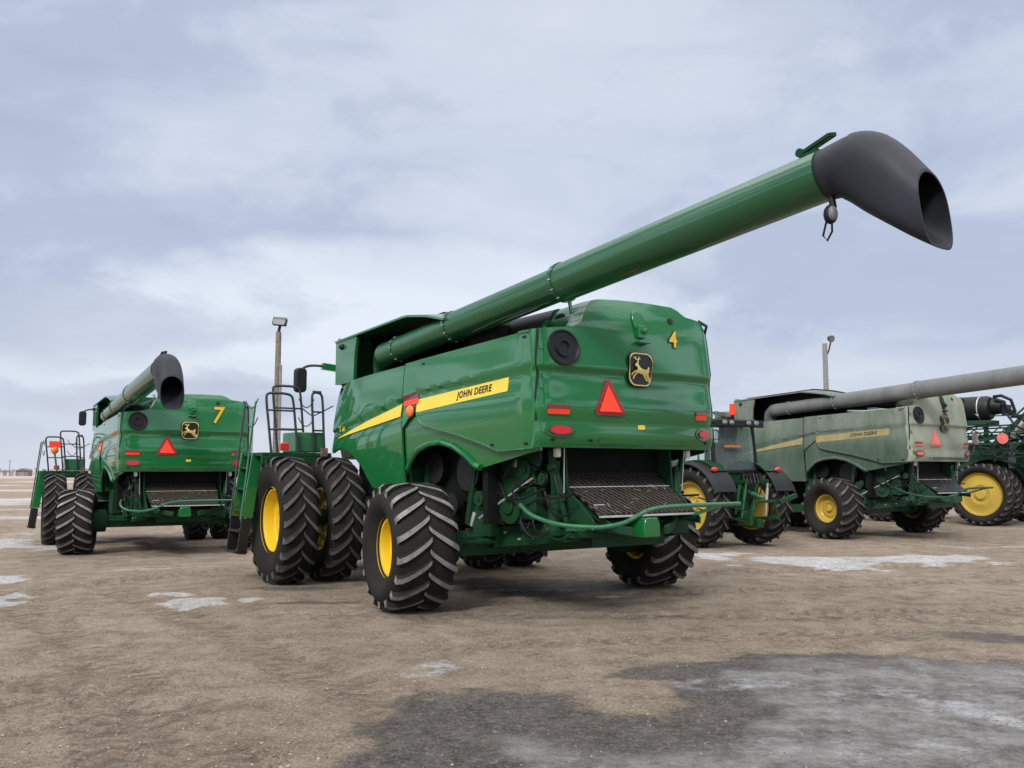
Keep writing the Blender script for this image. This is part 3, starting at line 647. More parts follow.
    for i in range(3): gr.bar((-2.0, .64, 1.02 + .05 * i), (-2.0, .22, 1.02 + .05 * i), .012, .012)
    P('screen', gr, 'black')
    gt = [(-1.30, 1.30, 1.31), (-1.60, 1.36, 1.20), (-2.0, 1.30, 1.115), (-2.3, 1.10, 1.09), (-2.46, .98, 1.10), (-2.56, .82, 1.14), (-2.60, .66, 1.21), (-2.62, .50, 1.27), (-2.63, .25, 1.30), (-2.62, -.25, 1.31), (-2.6, -1.05, 1.31)]
    def smooth_pts(pts, k=4):
        out = []; pts = [Vector(p) for p in pts]
        for i in range(len(pts) - 1):
            p0 = pts[max(0, i - 1)]; p1 = pts[i]; p2 = pts[i + 1]; p3 = pts[min(len(pts) - 1, i + 2)]
            for j in range(k):
                t = j / k; out.append(.5 * ((2 * p1) + (p2 - p0) * t + (2 * p0 - 5 * p1 + 4 * p2 - p3) * t * t + (3 * p1 - p0 - 3 * p2 + p3) * t ** 3))
        return out + [pts[-1]]
    gq = MB(); gq.tube(smooth_pts(gt), .026, 10); gq.bar((-2.6, -.72, 1.30), (-1.85, -.80, 1.10), .035, .035); gq.bar((-2.35, 1.08, 1.08), (-1.75, .95, 1.03), .04, .04)
    P('guard_tube', gq, GP)
    # ---- wheels
    for sg in (1, -1):
        P('final_drive', MB().cyl((-.0, sg * 1.45, .784), (0, sg * 1.98, .784), .27, 24).cyl((0, sg * 1.3, .784), (0, sg * 1.5, .784), .16, 16), GL)
        P('steering_cylinder', MB().cyl((-.22, sg * .5, .80), (-.22, sg * 1.2, .80), .045, 10).cyl((-.22, sg * 1.2, .80), (-.16, sg * 1.6, .80), .028, 8), GL)
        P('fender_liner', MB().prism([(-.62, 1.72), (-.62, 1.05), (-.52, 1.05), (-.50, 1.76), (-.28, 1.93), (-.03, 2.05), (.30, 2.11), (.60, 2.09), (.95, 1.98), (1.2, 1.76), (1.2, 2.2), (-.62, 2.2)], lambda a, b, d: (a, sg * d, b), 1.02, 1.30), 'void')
        wheel(root, 0, sg * 2.07, .775, .784, .76, .36, 18, sg, YR, LUG, .10, steer, 0)
        wheel(root, 3.54, sg * 2.26, .955, .969, .54, .49, 22, sg, YR, 'lug_d', -.02, -.06)
        wheel(root, 3.54, sg * 1.50, .955, .969, .54, .49, 22, sg, YR, 'lug_d', .03, -.06)
    # ---- cab, platform, railings, ladder
    cb = MB(); cb.prism([(3.75, 2.0), (4.75, 1.9), (4.95, 2.3), (4.8, 3.35), (3.75, 3.35)], lambda a, b, d: (a, d, b), -.72, .72); cab = P('cab', cb, 'black', bevel=.02)
    P('cab_roof', MB().span((3.72, -.80, 3.36), (4.95, .80, 3.56)), G, cab, bevel=.05)
    pf = MB(); pf.span((3.66, 1.42, 1.93), (4.95, 2.58, 1.99)); pf.span((3.66, 1.40, 1.80), (3.72, 2.58, 1.93)); plat = P('platform', pf, GL, bevel=.008)
    P('service_box', MB().span((3.75, 1.50, 2.0), (4.3, 2.0, 2.32)), GP, bevel=.02)
    def hoop(pts, bars):
        k = MB(); k.tube(smooth_pts(pts, 5), .021, 8)
        for a, b in bars: k.tube([a, b], .015, 6)
        P('railing', k, 'rail_black')
    def hp(u, v0, v1, zt, lean=.10, bars=(2.35, 2.65), ul=0):
        def q(v, z, s): return (u + ul * (z - 2) , v + s * lean * (z - 2.0), z)
        pts = [q(v0, 1.99, 1), q(v0, 2.4, 1), q(v0, zt - .14, 1), q(v0 - .03, zt - .02, 1), q(v0 - .16, zt, 1), q(lerp(v0, v1, .5), zt, 1), q(v1 + .16, zt, 1), q(v1 + .03, zt - .03, 1), q(v1, zt - .16, 1), q(v1, 2.4, 1), q(v1, 1.99, 1)]
        hoop(pts, [(q(v0, z, 1), q(v1, z, 1)) for z in bars])
    hp(3.70, 2.42, 1.98, 2.92, .12)
    hp(4.55, 1.98, 1.50, 3.12, .10, (2.4, 2.75)); hp(3.72, 1.70, 1.52, 2.97, .06)
    for z0, z1 in ((2.85, 2.85), (2.55, 2.55)):
        for va, vb, uu in ((1.98, 1.72, 3.71), (2.5, 2.5, 4.1)):
            n = 7; pa = (uu, va, z0); pb = (uu + (.0 if uu < 4 else .55), vb, z1)
            P('safety_chain', MB().tube([(lerp(pa[0], pb[0], t), lerp(pa[1], pb[1], t), z0 - .14 * (1 - (2 * t - 1) ** 2)) for t in frange(0, 1, n)], .009, 5), 'rail_black')
    P('platform_lamp', MB().span((3.62, 2.16, 2.02), (3.66, 2.30, 2.14)), RED, bevel=.01)
    if number == '7':
        pl_ = MB(); pl_.bar((3.62, 2.22, 1.98), (3.62, 2.30, 2.52), .05, .05, 2); pl_.span((3.58, 2.16, 2.62), (3.64, 2.44, 2.80), 0); pl_.ell((3.60, 2.3, 2.55), (.05, .10, .10), mi=1); P('warning_lamp', pl_, ['orange_red', 'orange', GP])
    P('platform_lamp', MB().span((3.62, 1.50, 1.93), (3.66, 1.62, 2.07)), 'brown', bevel=.01)
    ld = MB()
    for u in (4.02, 4.50):
        ld.bar((u, 2.52, 1.98), (u, 2.66, .98), .035, .17, 0, (0, 1, 0)); 
    lad = P('ladder', ld, G, bevel=.006)
    for u in (4.02, 4.50):
        k = MB(); k.bar((u, 2.67, .96), (u, 2.735, .42), .03, .15, 0, (0, 1, 0)); P('stringer', k, 'black', lad)
        k = MB(); k.tube(smooth_pts([(u, 2.76, .95), (u, 2.69, 1.6), (u, 2.62, 2.3), (u, 2.575, 2.72), (u, 2.56, 2.80)], 4), .016, 6); P('handrail', k, GP if u < 4.2 else 'rail_black', lad)
    for i in range(5):
        t = i / 4; z = lerp(1.75, .45, t); v = lerp(2.54, 2.735, t); k = MB(); k.span((4.03, v - .10, z - .015), (4.49, v + .10, z + .015)); P('step', k, 'black' if z < 1 else GL, lad)
        k = MB(); k.span((4.03, v - .108, z - .016), (4.49, v - .10, z + .016)); k.span((4.485, v - .1, z - .016), (4.497, v + .1, z + .016)) if False else None; P('tread_edge', k, 'zinc' if z < 1 else GL, lad)
    mr = MB(); mr.tube(smooth_pts([(4.6, .78, 3.42), (4.6, 1.15, 3.50), (4.6, 1.40, 3.50), (4.6, 1.52, 3.46), (4.6, 1.56, 3.42)], 4), .022, 8); mr.bar((4.55, .75, 3.46), (4.58, 1.2, 3.50), .10, .11, 1)
    arm = P('mirror_arm', mr, ['rail_black', G])
    if number == '7': arm.location = (0, -.06, .26)
    mh = MB(); mh.prism(rrect(.19, .42, .07, 5), lambda a, b, d: (4.6 + d + .08 * a, 1.58 + a, 3.24 + b), -.05, .09); P('mirror', mh, 'black', arm, bevel=.02)
    P('wiring', MB().tube(smooth_pts([(3.64, 1.42, 2.75), (3.8, 1.62, 2.62), (3.85, 1.7, 2.60), (3.9, 1.85, 2.72)], 4), .010, 5), 'black')
    return root
M['dark_red_edge'] = simple('dark_red_border', (0.30, 0.010, 0.012), .4, var=.1)

# ------------------------------------------------------------------ ground
def gz(x, y):
    """height of the yard: a shallow dip where the far left machine stands"""
    d = math.hypot(x + 9.9, y - 24.6); h = -.285 * sstep(10.0, 5.2, d)
    d2 = math.hypot(x - 9.2, y - 26.0); h += -.04 * sstep(8, 4, d2)
    return h
xs = np.unique(np.concatenate([np.arange(-13, 17.01, .085), -13 - np.geomspace(.1, 5000, 60), 17 + np.geomspace(.1, 5000, 60)]))
ys = np.unique(np.concatenate([np.arange(3.5, 16, .07), np.arange(16, 32, .13), 32 + np.geomspace(.13, 6000, 70), 3.5 - np.geomspace(.1, 300, 30)]))
X, Y = np.meshgrid(xs, ys)
def ss(a, b, x): t = np.clip((x - a) / (b - a), 0, 1); return t * t * (3 - 2 * t)
Z = -.285 * ss(10.0, 5.2, np.hypot(X + 9.9, Y - 24.6)) - .04 * ss(8, 4, np.hypot(X - 9.2, Y - 26)) - .02 * ss(3.2, 1.8, np.hypot(X - 4.8, Y - 22.2))
def vnoise(X, Y, s, seed):
    r = np.random.default_rng(seed); T = r.random((256, 256)); x = X / s; y = Y / s
    xi = np.floor(x).astype(int); yi = np.floor(y).astype(int); fx = x - xi; fy = y - yi; fx = fx * fx * (3 - 2 * fx); fy = fy * fy * (3 - 2 * fy)
    g = lambda a, b: T[(a) % 256, (b) % 256]
    return (g(xi, yi) * (1 - fx) + g(xi + 1, yi) * fx) * (1 - fy) + (g(xi, yi + 1) * (1 - fx) + g(xi + 1, yi + 1) * fx) * fy - .5
near = ss(60, 30, Y) * ss(40, 20, np.abs(X))
rough = vnoise(X, Y, .9, 1) * .035 + vnoise(X, Y, .33, 2) * .022 + vnoise(X, Y, .16, 3) * .014
# wheel ruts: pairs of gentle grooves with lug prints
def rut(X, Y, p0, p1, w, depth, bend=0.0):
    p0 = np.array(p0); p1 = np.array(p1); d = p1 - p0; L = np.hypot(*d); d = d / L; nx = np.array([-d[1], d[0]])
    s = (X - p0[0]) * d[0] + (Y - p0[1]) * d[1]; t = (X - p0[0]) * nx[0] + (Y - p0[1]) * nx[1] - bend * np.sin(np.clip(s / L, 0, 1) * np.pi)
    env = ss(-.5, .6, s) * ss(L + .5, L - .6, s); a = np.abs(t)
    prof = -ss(w * .62, w * .40, a) + .55 * np.exp(-((a - w * .66) / (.16 * w)) ** 2)
    lugs = np.sin((s - a * .9) * 2 * np.pi / .26) * ss(w * .5, w * .35, a) * .14
    return env * depth * (prof + lugs), env * ss(w * .75, w * .4, a)
ruts = np.zeros_like(X); rmask = np.zeros_like(X)
rs_ = np.zeros_like(X); rt_ = np.ones_like(X)
for p0, p1, w, dp, bd in (((-7.6, 13.4), (-.9, 4.3), .50, .012, .25), ((-5.9, 13.6), (.2, 4.9), .50, .012, .25), ((-6.7, 13.2), (-1.7, 4.4), .34, .008, .1), ((-4.4, 12.2), (-.2, 6.3), .34, .008, -.15), ((-8.5, 8.6), (-2.6, 7.4), .40, .010, -.2), ((-6.5, 6.6), (-1.6, 6.9), .36, .008, .15),
                          ((-3.0, 11.0), (7.5, 10.2), .42, .008, .35), ((1.0, 10.9), (9.5, 12.6), .45, .009, -.3), ((-.5, 12.0), (9, 14.6), .5, .010, .3), ((3, 15.5), (12, 17.2), .6, .014, .3), ((-8, 11.5), (-4, 17), .5, .012, .2), ((-.9, 8.9), (4.5, 9.9), .35, .007, .2)):
    p0_ = np.array(p0); d_ = np.array(p1) - p0_; L_ = np.hypot(*d_); d_ = d_ / L_
    a, b = rut(X, Y, p0, p1, w, dp, bd); ruts += a
    s_ = (X - p0[0]) * d_[0] + (Y - p0[1]) * d_[1]; t_ = ((X - p0[0]) * -d_[1] + (Y - p0[1]) * d_[0] - bd * np.sin(np.clip(s_ / L_, 0, 1) * np.pi)) / w
    m_ = b > rmask; rs_ = np.where(m_, s_, rs_); rt_ = np.where(m_, t_, rt_); rmask = np.maximum(rmask, b)
def in_poly(X, Y, poly):
    inside = np.zeros(X.shape, bool); dist = np.full(X.shape, 1e9); n = len(poly)
    for i in range(n):
        (x1, y1), (x2, y2) = poly[i], poly[(i + 1) % n]
        c = ((y1 > Y) != (y2 > Y)) & (X < (x2 - x1) * (Y - y1) / (y2 - y1 + 1e-12) + x1); inside ^= c
        dx, dy = x2 - x1, y2 - y1; t = np.clip(((X - x1) * dx + (Y - y1) * dy) / (dx * dx + dy * dy), 0, 1)
        dist = np.minimum(dist, np.hypot(X - x1 - t * dx, Y - y1 - t * dy))
    return np.where(inside, dist, -dist)
WET = [(-1.2, 3.6), (-.85, 5.2), (-.95, 6.2), (-.85, 6.95), (-.35, 7.35), (.1, 7.25), (.42, 6.95), (.75, 6.65), (1.15, 6.62), (1.38, 6.95), (1.35, 7.35), (1.05, 7.65), (.78, 7.78), (1.1, 8.12), (1.65, 8.35), (2.2, 8.75), (3.2, 8.85), (4.2, 8.4), (5.3, 8.3), (6.5, 8.9), (9, 8.7), (9, 3.6)]
mid = (X > -10) & (X < 12) & (Y > 3) & (Y < 12)
wet_shade = np.where(mid, in_poly(X, Y, WET), -9.) + vnoise(X, Y, .45, 5) * .35 + vnoise(X, Y, .15, 6) * .16
deep = ss(.25, 1.1, wet_shade + (X - 1.5) * .25)
wet_shade = ss(-.20, .20, wet_shade)
for cx, cy, rx, ry in ((4.9, 9.6, .9, .35), (6.5, 9.7, 1.3, .3), (-3.0, 13.6, .9, .25), (-2.6, 12.2, .5, .2), (-.2, 14, 1.8, 1.2)):  # last ellipse paints shade under the nearest combine as darker soil
    wet_shade = np.maximum(wet_shade, .7 * ss(1.3, .5, np.hypot((X - cx) / rx, (Y - cy) / ry) + vnoise(X, Y, .4, 8) * .8))
ice = np.zeros_like(X)
for cx, cy, rx, ry, am in ((-4.05, 12.2, .46, .5, 1), (-4.65, 12.9, .35, .22, .8), (-3.5, 12.5, .28, .4, .8), (-8.3, 14.6, .9, .7, 1), (-7.0, 12.3, .62, .85, 1), (-7.2, 16.8, .5, .3, .7), (-14.5, 24, 3.0, 5, .7), (-30, 50, 7, 9, .8), (5.9, 17.6, 2.3, 1.5, 1.0), (8.0, 17.9, 1.7, 1.1, .9),
                           (4.0, 18.9, 1.0, .4, .9), (-6.5, 17.0, 1.4, .4, .55), (-.7, 8.1, .5, .55, .55), (4.4, 6.6, 1.9, .8, .55), (5.0, 7.6, 1.3, .4, .48), (1.9, 7.55, .8, .3, .46), (2.4, 5.9, 1.5, .45, .42), (3.0, 7.2, 1.2, .4, .42), (-20, 40, 5, 3, .55), (12, 21, 3, .6, .5), (-16, 33, 6, 2, .6), (1.4, 12.8, .3, .1, .8), (.0, 13.4, 1.4, .25, .45)):
    d = np.hypot((X - cx) / rx, (Y - cy) / ry); ice = np.maximum(ice, am * ss(1.25, .35, d + vnoise(X, Y, max(.25, rx * .28), 9) * .9 + vnoise(X, Y, .2, 10) * .35))
# bare pool of wet soil lies smoother
Z = Z + near * (rough * 1.25 * (1 - .45 * wet_shade) * (1 - .6 * np.clip(ice, 0, 1)) + ruts * 1.9 * (1 - .4 * wet_shade))
Z = Z + near * .008 * np.clip(ice, 0, 1)
# level the soil under the tyres
TY = []
for ox, oy, th in ((.3875, 12.698, .6284), (-8.6998, 23.3252, .5542), (9.946, 25.112, .652)):
    for u, v in ((0, 2.1), (0, -2.1), (3.54, 2.28), (3.54, 1.55), (3.54, -2.28), (3.54, -1.55)): TY.append((ox - math.sin(th) * u - math.cos(th) * v, oy + math.cos(th) * u - math.sin(th) * v))
base = -.285 * ss(10.0, 5.2, np.hypot(X + 9.9, Y - 24.6)) - .04 * ss(8, 4, np.hypot(X - 9.2, Y - 26)) - .02 * ss(3.2, 1.8, np.hypot(X - 4.8, Y - 22.2))
for tx, ty in TY:
    k = ss(.9, .45, np.hypot(X - tx, Y - ty)); Z = Z * (1 - k) + base * k
nv = X.size; ny, nx_ = X.shape
me = bpy.data.meshes.new('ground'); me.vertices.add(nv)
me.vertices.foreach_set('co', np.stack([X, Y, Z], -1).astype(np.float32).ravel())
I = np.arange(nv).reshape(ny, nx_); Q = np.stack([I[:-1, :-1], I[:-1, 1:], I[1:, 1:], I[1:, :-1]], -1).reshape(-1, 4)
me.loops.add(Q.size); me.loops.foreach_set('vertex_index', Q.ravel().astype(np.int32)); me.polygons.add(len(Q))
me.polygons.foreach_set('loop_start', np.arange(0, Q.size, 4, dtype=np.int32)); me.polygons.foreach_set('use_smooth', np.ones(len(Q), bool)); me.update(calc_edges=True)
for nm, ar in (('wet', wet_shade), ('ice', ice), ('rut', rmask), ('deep', deep), ('along', rs_), ('across', rt_)):
    at_ = me.attributes.new(nm, 'FLOAT', 'POINT'); at_.data.foreach_set('value', ar.astype(np.float32).ravel())

def ground_material():
    m, n, l, b = nt('gravel_yard')
    geo = n.new('ShaderNodeNewGeometry')
    def N(scale, det=6, rough=.6):
        t = n.new('ShaderNodeTexNoise'); t.inputs['Scale'].default_value = scale; t.inputs['Detail'].default_value = det; t.inputs['Roughness'].default_value = rough; l.new(geo.outputs['Position'], t.inputs['Vector']); return t.outputs['Fac']
    def ramp(f, a, b_, c0, c1):
        r = n.new('ShaderNodeValToRGB'); r.color_ramp.elements[0].position = a; r.color_ramp.elements[1].position = b_; r.color_ramp.elements[0].color = (*c0, 1); r.color_ramp.elements[1].color = (*c1, 1); l.new(f, r.inputs['Fac']); return r.outputs['Color']
    def mix(f, a, c, typ='MIX'):
        x = n.new('ShaderNodeMix'); x.data_type = 'RGBA'; x.blend_type = typ
        if isinstance(f, float): x.inputs['Factor'].default_value = f
        else: l.new(f, x.inputs['Factor'])
        for k, s in (('A', a), ('B', c)):
            if isinstance(s, tuple): x.inputs[k].default_value = (*s, 1)
            else: l.new(s, x.inputs[k])
        return x.outputs['Result']
    def math_(op, a, c):
        x = n.new('ShaderNodeMath'); x.operation = op; x.use_clamp = False
        for i, s in enumerate((a, c)):
            if isinstance(s, (int, float)): x.inputs[i].default_value = s
            else: l.new(s, x.inputs[i])
        return x.outputs['Value']
    def rng_(f, a, c, d=0., e=1.):
        x = n.new('ShaderNodeMapRange'); x.interpolation_type = 'SMOOTHSTEP'
        for k, s in (('From Min', a), ('From Max', c), ('To Min', d), ('To Max', e)): x.inputs[k].default_value = s
        l.new(f, x.inputs['Value']); return x.outputs['Result']
    def attr(nm):
        a = n.new('ShaderNodeAttribute'); a.attribute_name = nm; return a.outputs['Fac']
    c = ramp(N(.35, 5), .35, .68, (.365, .288, .205), (.505, .418, .318))
    c = mix(rng_(N(2.3, 8, .7), .38, .7), c, (.205, .155, .112))
    c = mix(rng_(N(9, 8, .75), .45, .72, 0, .7), c, (.38, .315, .245))
    c = mix(rng_(N(38, 6, .8), .52, .68, 0, .85), c, (.115, .088, .068))
    def cells(scale):
        v = n.new('ShaderNodeTexVoronoi'); v.inputs['Scale'].default_value = scale; l.new(geo.outputs['Position'], v.inputs['Vector'])
        h = n.new('ShaderNodeSeparateColor'); l.new(v.outputs['Color'], h.inputs['Color']); return v, h
    g1, h1 = cells(62); g2, h2 = cells(27)
    c = mix(math_('MULTIPLY', rng_(h1.outputs['Red'], .50, 1.0), rng_(N(3.3, 6, .7), .32, .6, .12, .62)), c, (.135, .100, .070))
    c = mix(math_('MULTIPLY', rng_(h1.outputs['Green'], .62, 1.0), .50), c, (.54, .455, .355))
    c = mix(math_('MULTIPLY', math_('MULTIPLY', rng_(h2.outputs['Red'], .70, .95), rng_(g2.outputs['Distance'], .42, .25)), .5), c, ramp(h2.outputs['Blue'], 0, 1, (.13, .10, .075), (.50, .44, .36)))
    c = mix(rng_(N(70, 5, .85), .50, .66, 0, .55), c, (.135, .105, .078))
    c = mix(rng_(N(1.1, 10, .8), .50, .68, 0, .55), c, (.185, .140, .100))
    # pale stones
    vo = n.new('ShaderNodeTexVoronoi'); vo.inputs['Scale'].default_value = 34; l.new(geo.outputs['Position'], vo.inputs['Vector'])
    sm = rng_(vo.outputs['Distance'], .16, .28, 1, 0); hs = n.new('ShaderNodeSeparateColor'); l.new(vo.outputs['Color'], hs.inputs['Color'])
    pick = rng_(hs.outputs['Red'], .72, .76); stone = math_('MULTIPLY', sm, pick)
    c = mix(math_('MULTIPLY', stone, .45), c, ramp(hs.outputs['Green'], .2, .9, (.30, .26, .21), (.58, .53, .46)))
    # farther away: stubble field streaks
    sp = n.new('ShaderNodeSeparateXYZ'); l.new(geo.outputs['Position'], sp.inputs['Vector'])
    far = rng_(sp.outputs['Y'], 34, 60)
    mp = n.new('ShaderNodeMapping'); mp.inputs['Scale'].default_value = (.012, .05, 1); l.new(geo.outputs['Position'], mp.inputs['Vector'])
    fn = n.new('ShaderNodeTexNoise'); fn.inputs['Scale'].default_value = 1; fn.inputs['Detail'].default_value = 6; l.new(mp.outputs['Vector'], fn.inputs['Vector'])
    fld = ramp(fn.outputs['Fac'], .53, .62, (.33, .255, .19), (.62, .63, .66))
    c = mix(far, c, fld)
    # tread prints left in the soil: chevron bars that the lugs pressed in
    ab = n.new('ShaderNodeMath'); ab.operation = 'ABSOLUTE'; l.new(attr('across'), ab.inputs[0])
    ph = math_('MULTIPLY', math_('SUBTRACT', math_('ADD', attr('along'), math_('MULTIPLY', N(7, 4), .10)), math_('MULTIPLY', ab.outputs['Value'], .28)), 2 * PI / .21)
    si = n.new('ShaderNodeMath'); si.operation = 'SINE'; l.new(ph, si.inputs[0])
    barp = math_('MULTIPLY', rng_(si.outputs['Value'], .05, .55), rng_(ab.outputs['Value'], .52, .42)); barp = math_('MULTIPLY', math_('MULTIPLY', barp, attr('rut')), rng_(N(2.2, 9, .8), .40, .62))
    c = mix(math_('MULTIPLY', barp, .58), c, (.150, .112, .080))
    c = mix(math_('MULTIPLY', attr('rut'), rng_(N(5, 9, .85), .42, .68, 0, .55)), c, (.205, .160, .118))
    # wet soil, plus the shade painted under the nearest combine
    wn = rng_(math_('ADD', attr('wet'), math_('MULTIPLY', math_('SUBTRACT', N(4, 10, .8), .5), 2.2)), .05, .95)
    wc = ramp(N(2.6, 10, .78), .36, .66, (.048, .042, .036), (.140, .125, .110)); wc = mix(rng_(N(13, 8, .8), .48, .70, 0, .6), wc, (.27, .25, .235))
    wc = mix(math_('MULTIPLY', rng_(h1.outputs['Red'], .55, 1.0), .55), wc, (.035, .031, .027))
    wc = mix(math_('MULTIPLY', rng_(h1.outputs['Green'], .7, 1.0), .45), wc, (.24, .22, .20))
    inner = rng_(attr('deep'), .15, .8, 0, .95); wc = mix(math_('MULTIPLY', inner, rng_(N(1.6, 10, .8), .38, .6, .15, 1)), wc, ramp(N(6, 9, .8), .35, .65, (.16, .150, .142), (.36, .345, .330)))
    c = mix(wn, c, wc)
    # ice and old snow
    icn = rng_(math_('ADD', attr('ice'), math_('MULTIPLY', math_('SUBTRACT', N(3.5, 10, .8), .5), 1.5)), .35, .70)
    icf = math_('MULTIPLY', icn, rng_(N(11, 9, .85), .36, .62, .18, .95))
    icf = math_('MULTIPLY', icf, rng_(attr('wet'), .2, .9, 1, .62))
    c = mix(icf, c, ramp(N(1.7, 8, .7), .30, .60, (.48, .48, .49), (.76, .77, .79)))
    l.new(c, b.inputs['Base Color'])
    r = math_('SUBTRACT', .95, math_('MULTIPLY', wn, .30)); r = math_('SUBTRACT', r, math_('MULTIPLY', icn, .25)); r = math_('MAXIMUM', r, .30)
    l.new(r, b.inputs['Roughness']); b.inputs['Specular IOR Level'].default_value = .14
    hgt = math_('ADD', math_('MULTIPLY', N(14, 8, .75), 1.0), math_('MULTIPLY', N(60, 5, .8), .45)); hgt = math_('ADD', hgt, math_('MULTIPLY', stone, .35)); hgt = math_('ADD', hgt, math_('MULTIPLY', h1.outputs['Red'], .18)); hgt = math_('SUBTRACT', hgt, math_('MULTIPLY', barp, .35))
    hgt = math_('MULTIPLY', hgt, math_('SUBTRACT', 1.0, math_('MULTIPLY', wn, .55)))
    bp = n.new('ShaderNodeBump'); bp.inputs['Strength'].default_value = 1.0; bp.inputs['Distance'].default_value = .05; l.new(hgt, bp.inputs['Height']); l.new(bp.outputs['Normal'], b.inputs['Normal'])
    return m
me.materials.append(ground_material())
gnd = link('ground', me); gnd['kind'] = 'structure'

# loose stones on the near part of the yard
def stones(count):
    base = np.array([(1, 0, 0), (-1, 0, 0), (0, 1, 0), (0, -1, 0), (0, 0, 1), (0, 0, -.6)], float); fc = [(0, 2, 4), (2, 1, 4), (1, 3, 4), (3, 0, 4), (2, 0, 5), (1, 2, 5), (3, 1, 5), (0, 3, 5)]
    V, F = [], []; r = np.random.default_rng(3); k = 0
    from bisect import bisect
    while k < count:
        y = 4.8 + 11 * r.random() ** 1.6; x = (r.random() * 1.3 - .65) * y
        ix0 = min(nx_ - 1, np.searchsorted(xs, x)); iy0 = min(ny - 1, np.searchsorted(ys, y))
        if wet_shade[iy0, ix0] > .4 and r.random() < .8: continue
        s = .0032 + .0075 * r.random() ** 4; a = r.random() * 6.28; sc_ = s * (.7 + .6 * r.random(3)) * np.array([1, 1, .62])
        p = base * (.8 + .4 * r.random((6, 1))) * sc_; ca, sa = math.cos(a), math.sin(a); p = np.stack([p[:, 0] * ca - p[:, 1] * sa, p[:, 0] * sa + p[:, 1] * ca, p[:, 2]], 1)
        ix = np.searchsorted(xs, x); iy = np.searchsorted(ys, y); p += (x, y, Z[min(iy, ny - 1), min(ix, nx_ - 1)] + s * .2); V.append(p); F += [tuple(i + 6 * k for i in f) for f in fc]; k += 1
    me = bpy.data.meshes.new('gravel'); me.from_pydata(np.concatenate(V).tolist(), [], F); return me
sm_, n_, l_, b_ = nt('loose_stone')
oi = n_.new('ShaderNodeNewGeometry'); rp_ = n_.new('ShaderNodeValToRGB'); rp_.color_ramp.elements[0].color = (.11, .09, .072, 1); rp_.color_ramp.elements[1].color = (.42, .375, .31, 1); rp_.color_ramp.elements[1].position = .95
e_ = rp_.color_ramp.elements.new(.6); e_.color = (.26, .215, .165, 1)
l_.new(oi.outputs['Random Per Island'], rp_.inputs['Fac']); l_.new(rp_.outputs['Color'], b_.inputs['Base Color']); b_.inputs['Roughness'].default_value = .9
gm = stones(26000); gm.materials.append(sm_); go = link('gravel', gm); go['kind'] = 'stuff'; go['label'] = 'loose pale gravel stones scattered over the brown yard'; go['category'] = 'gravel'

# ------------------------------------------------------------------ the three combines
build_combine('clean green combine with a yellow 4 on its hood and black spout high overhead', (.3875, 12.698, 0), .6284, '4', seed=3)
build_combine('clean green combine with a yellow 7 on its hood, seen nearly from behind', (-8.6998, 23.3252, -.2926), .5542, '7', seed=4, tip=(-5.40, 1.27, 4.0), steer=-.22)
build_combine('dusty grey-green combine without a number, beside the small tractor', (9.946, 25.112, -.041), .652, '', True, seed=5, tip=(-5.37, 1.05, 4.0))

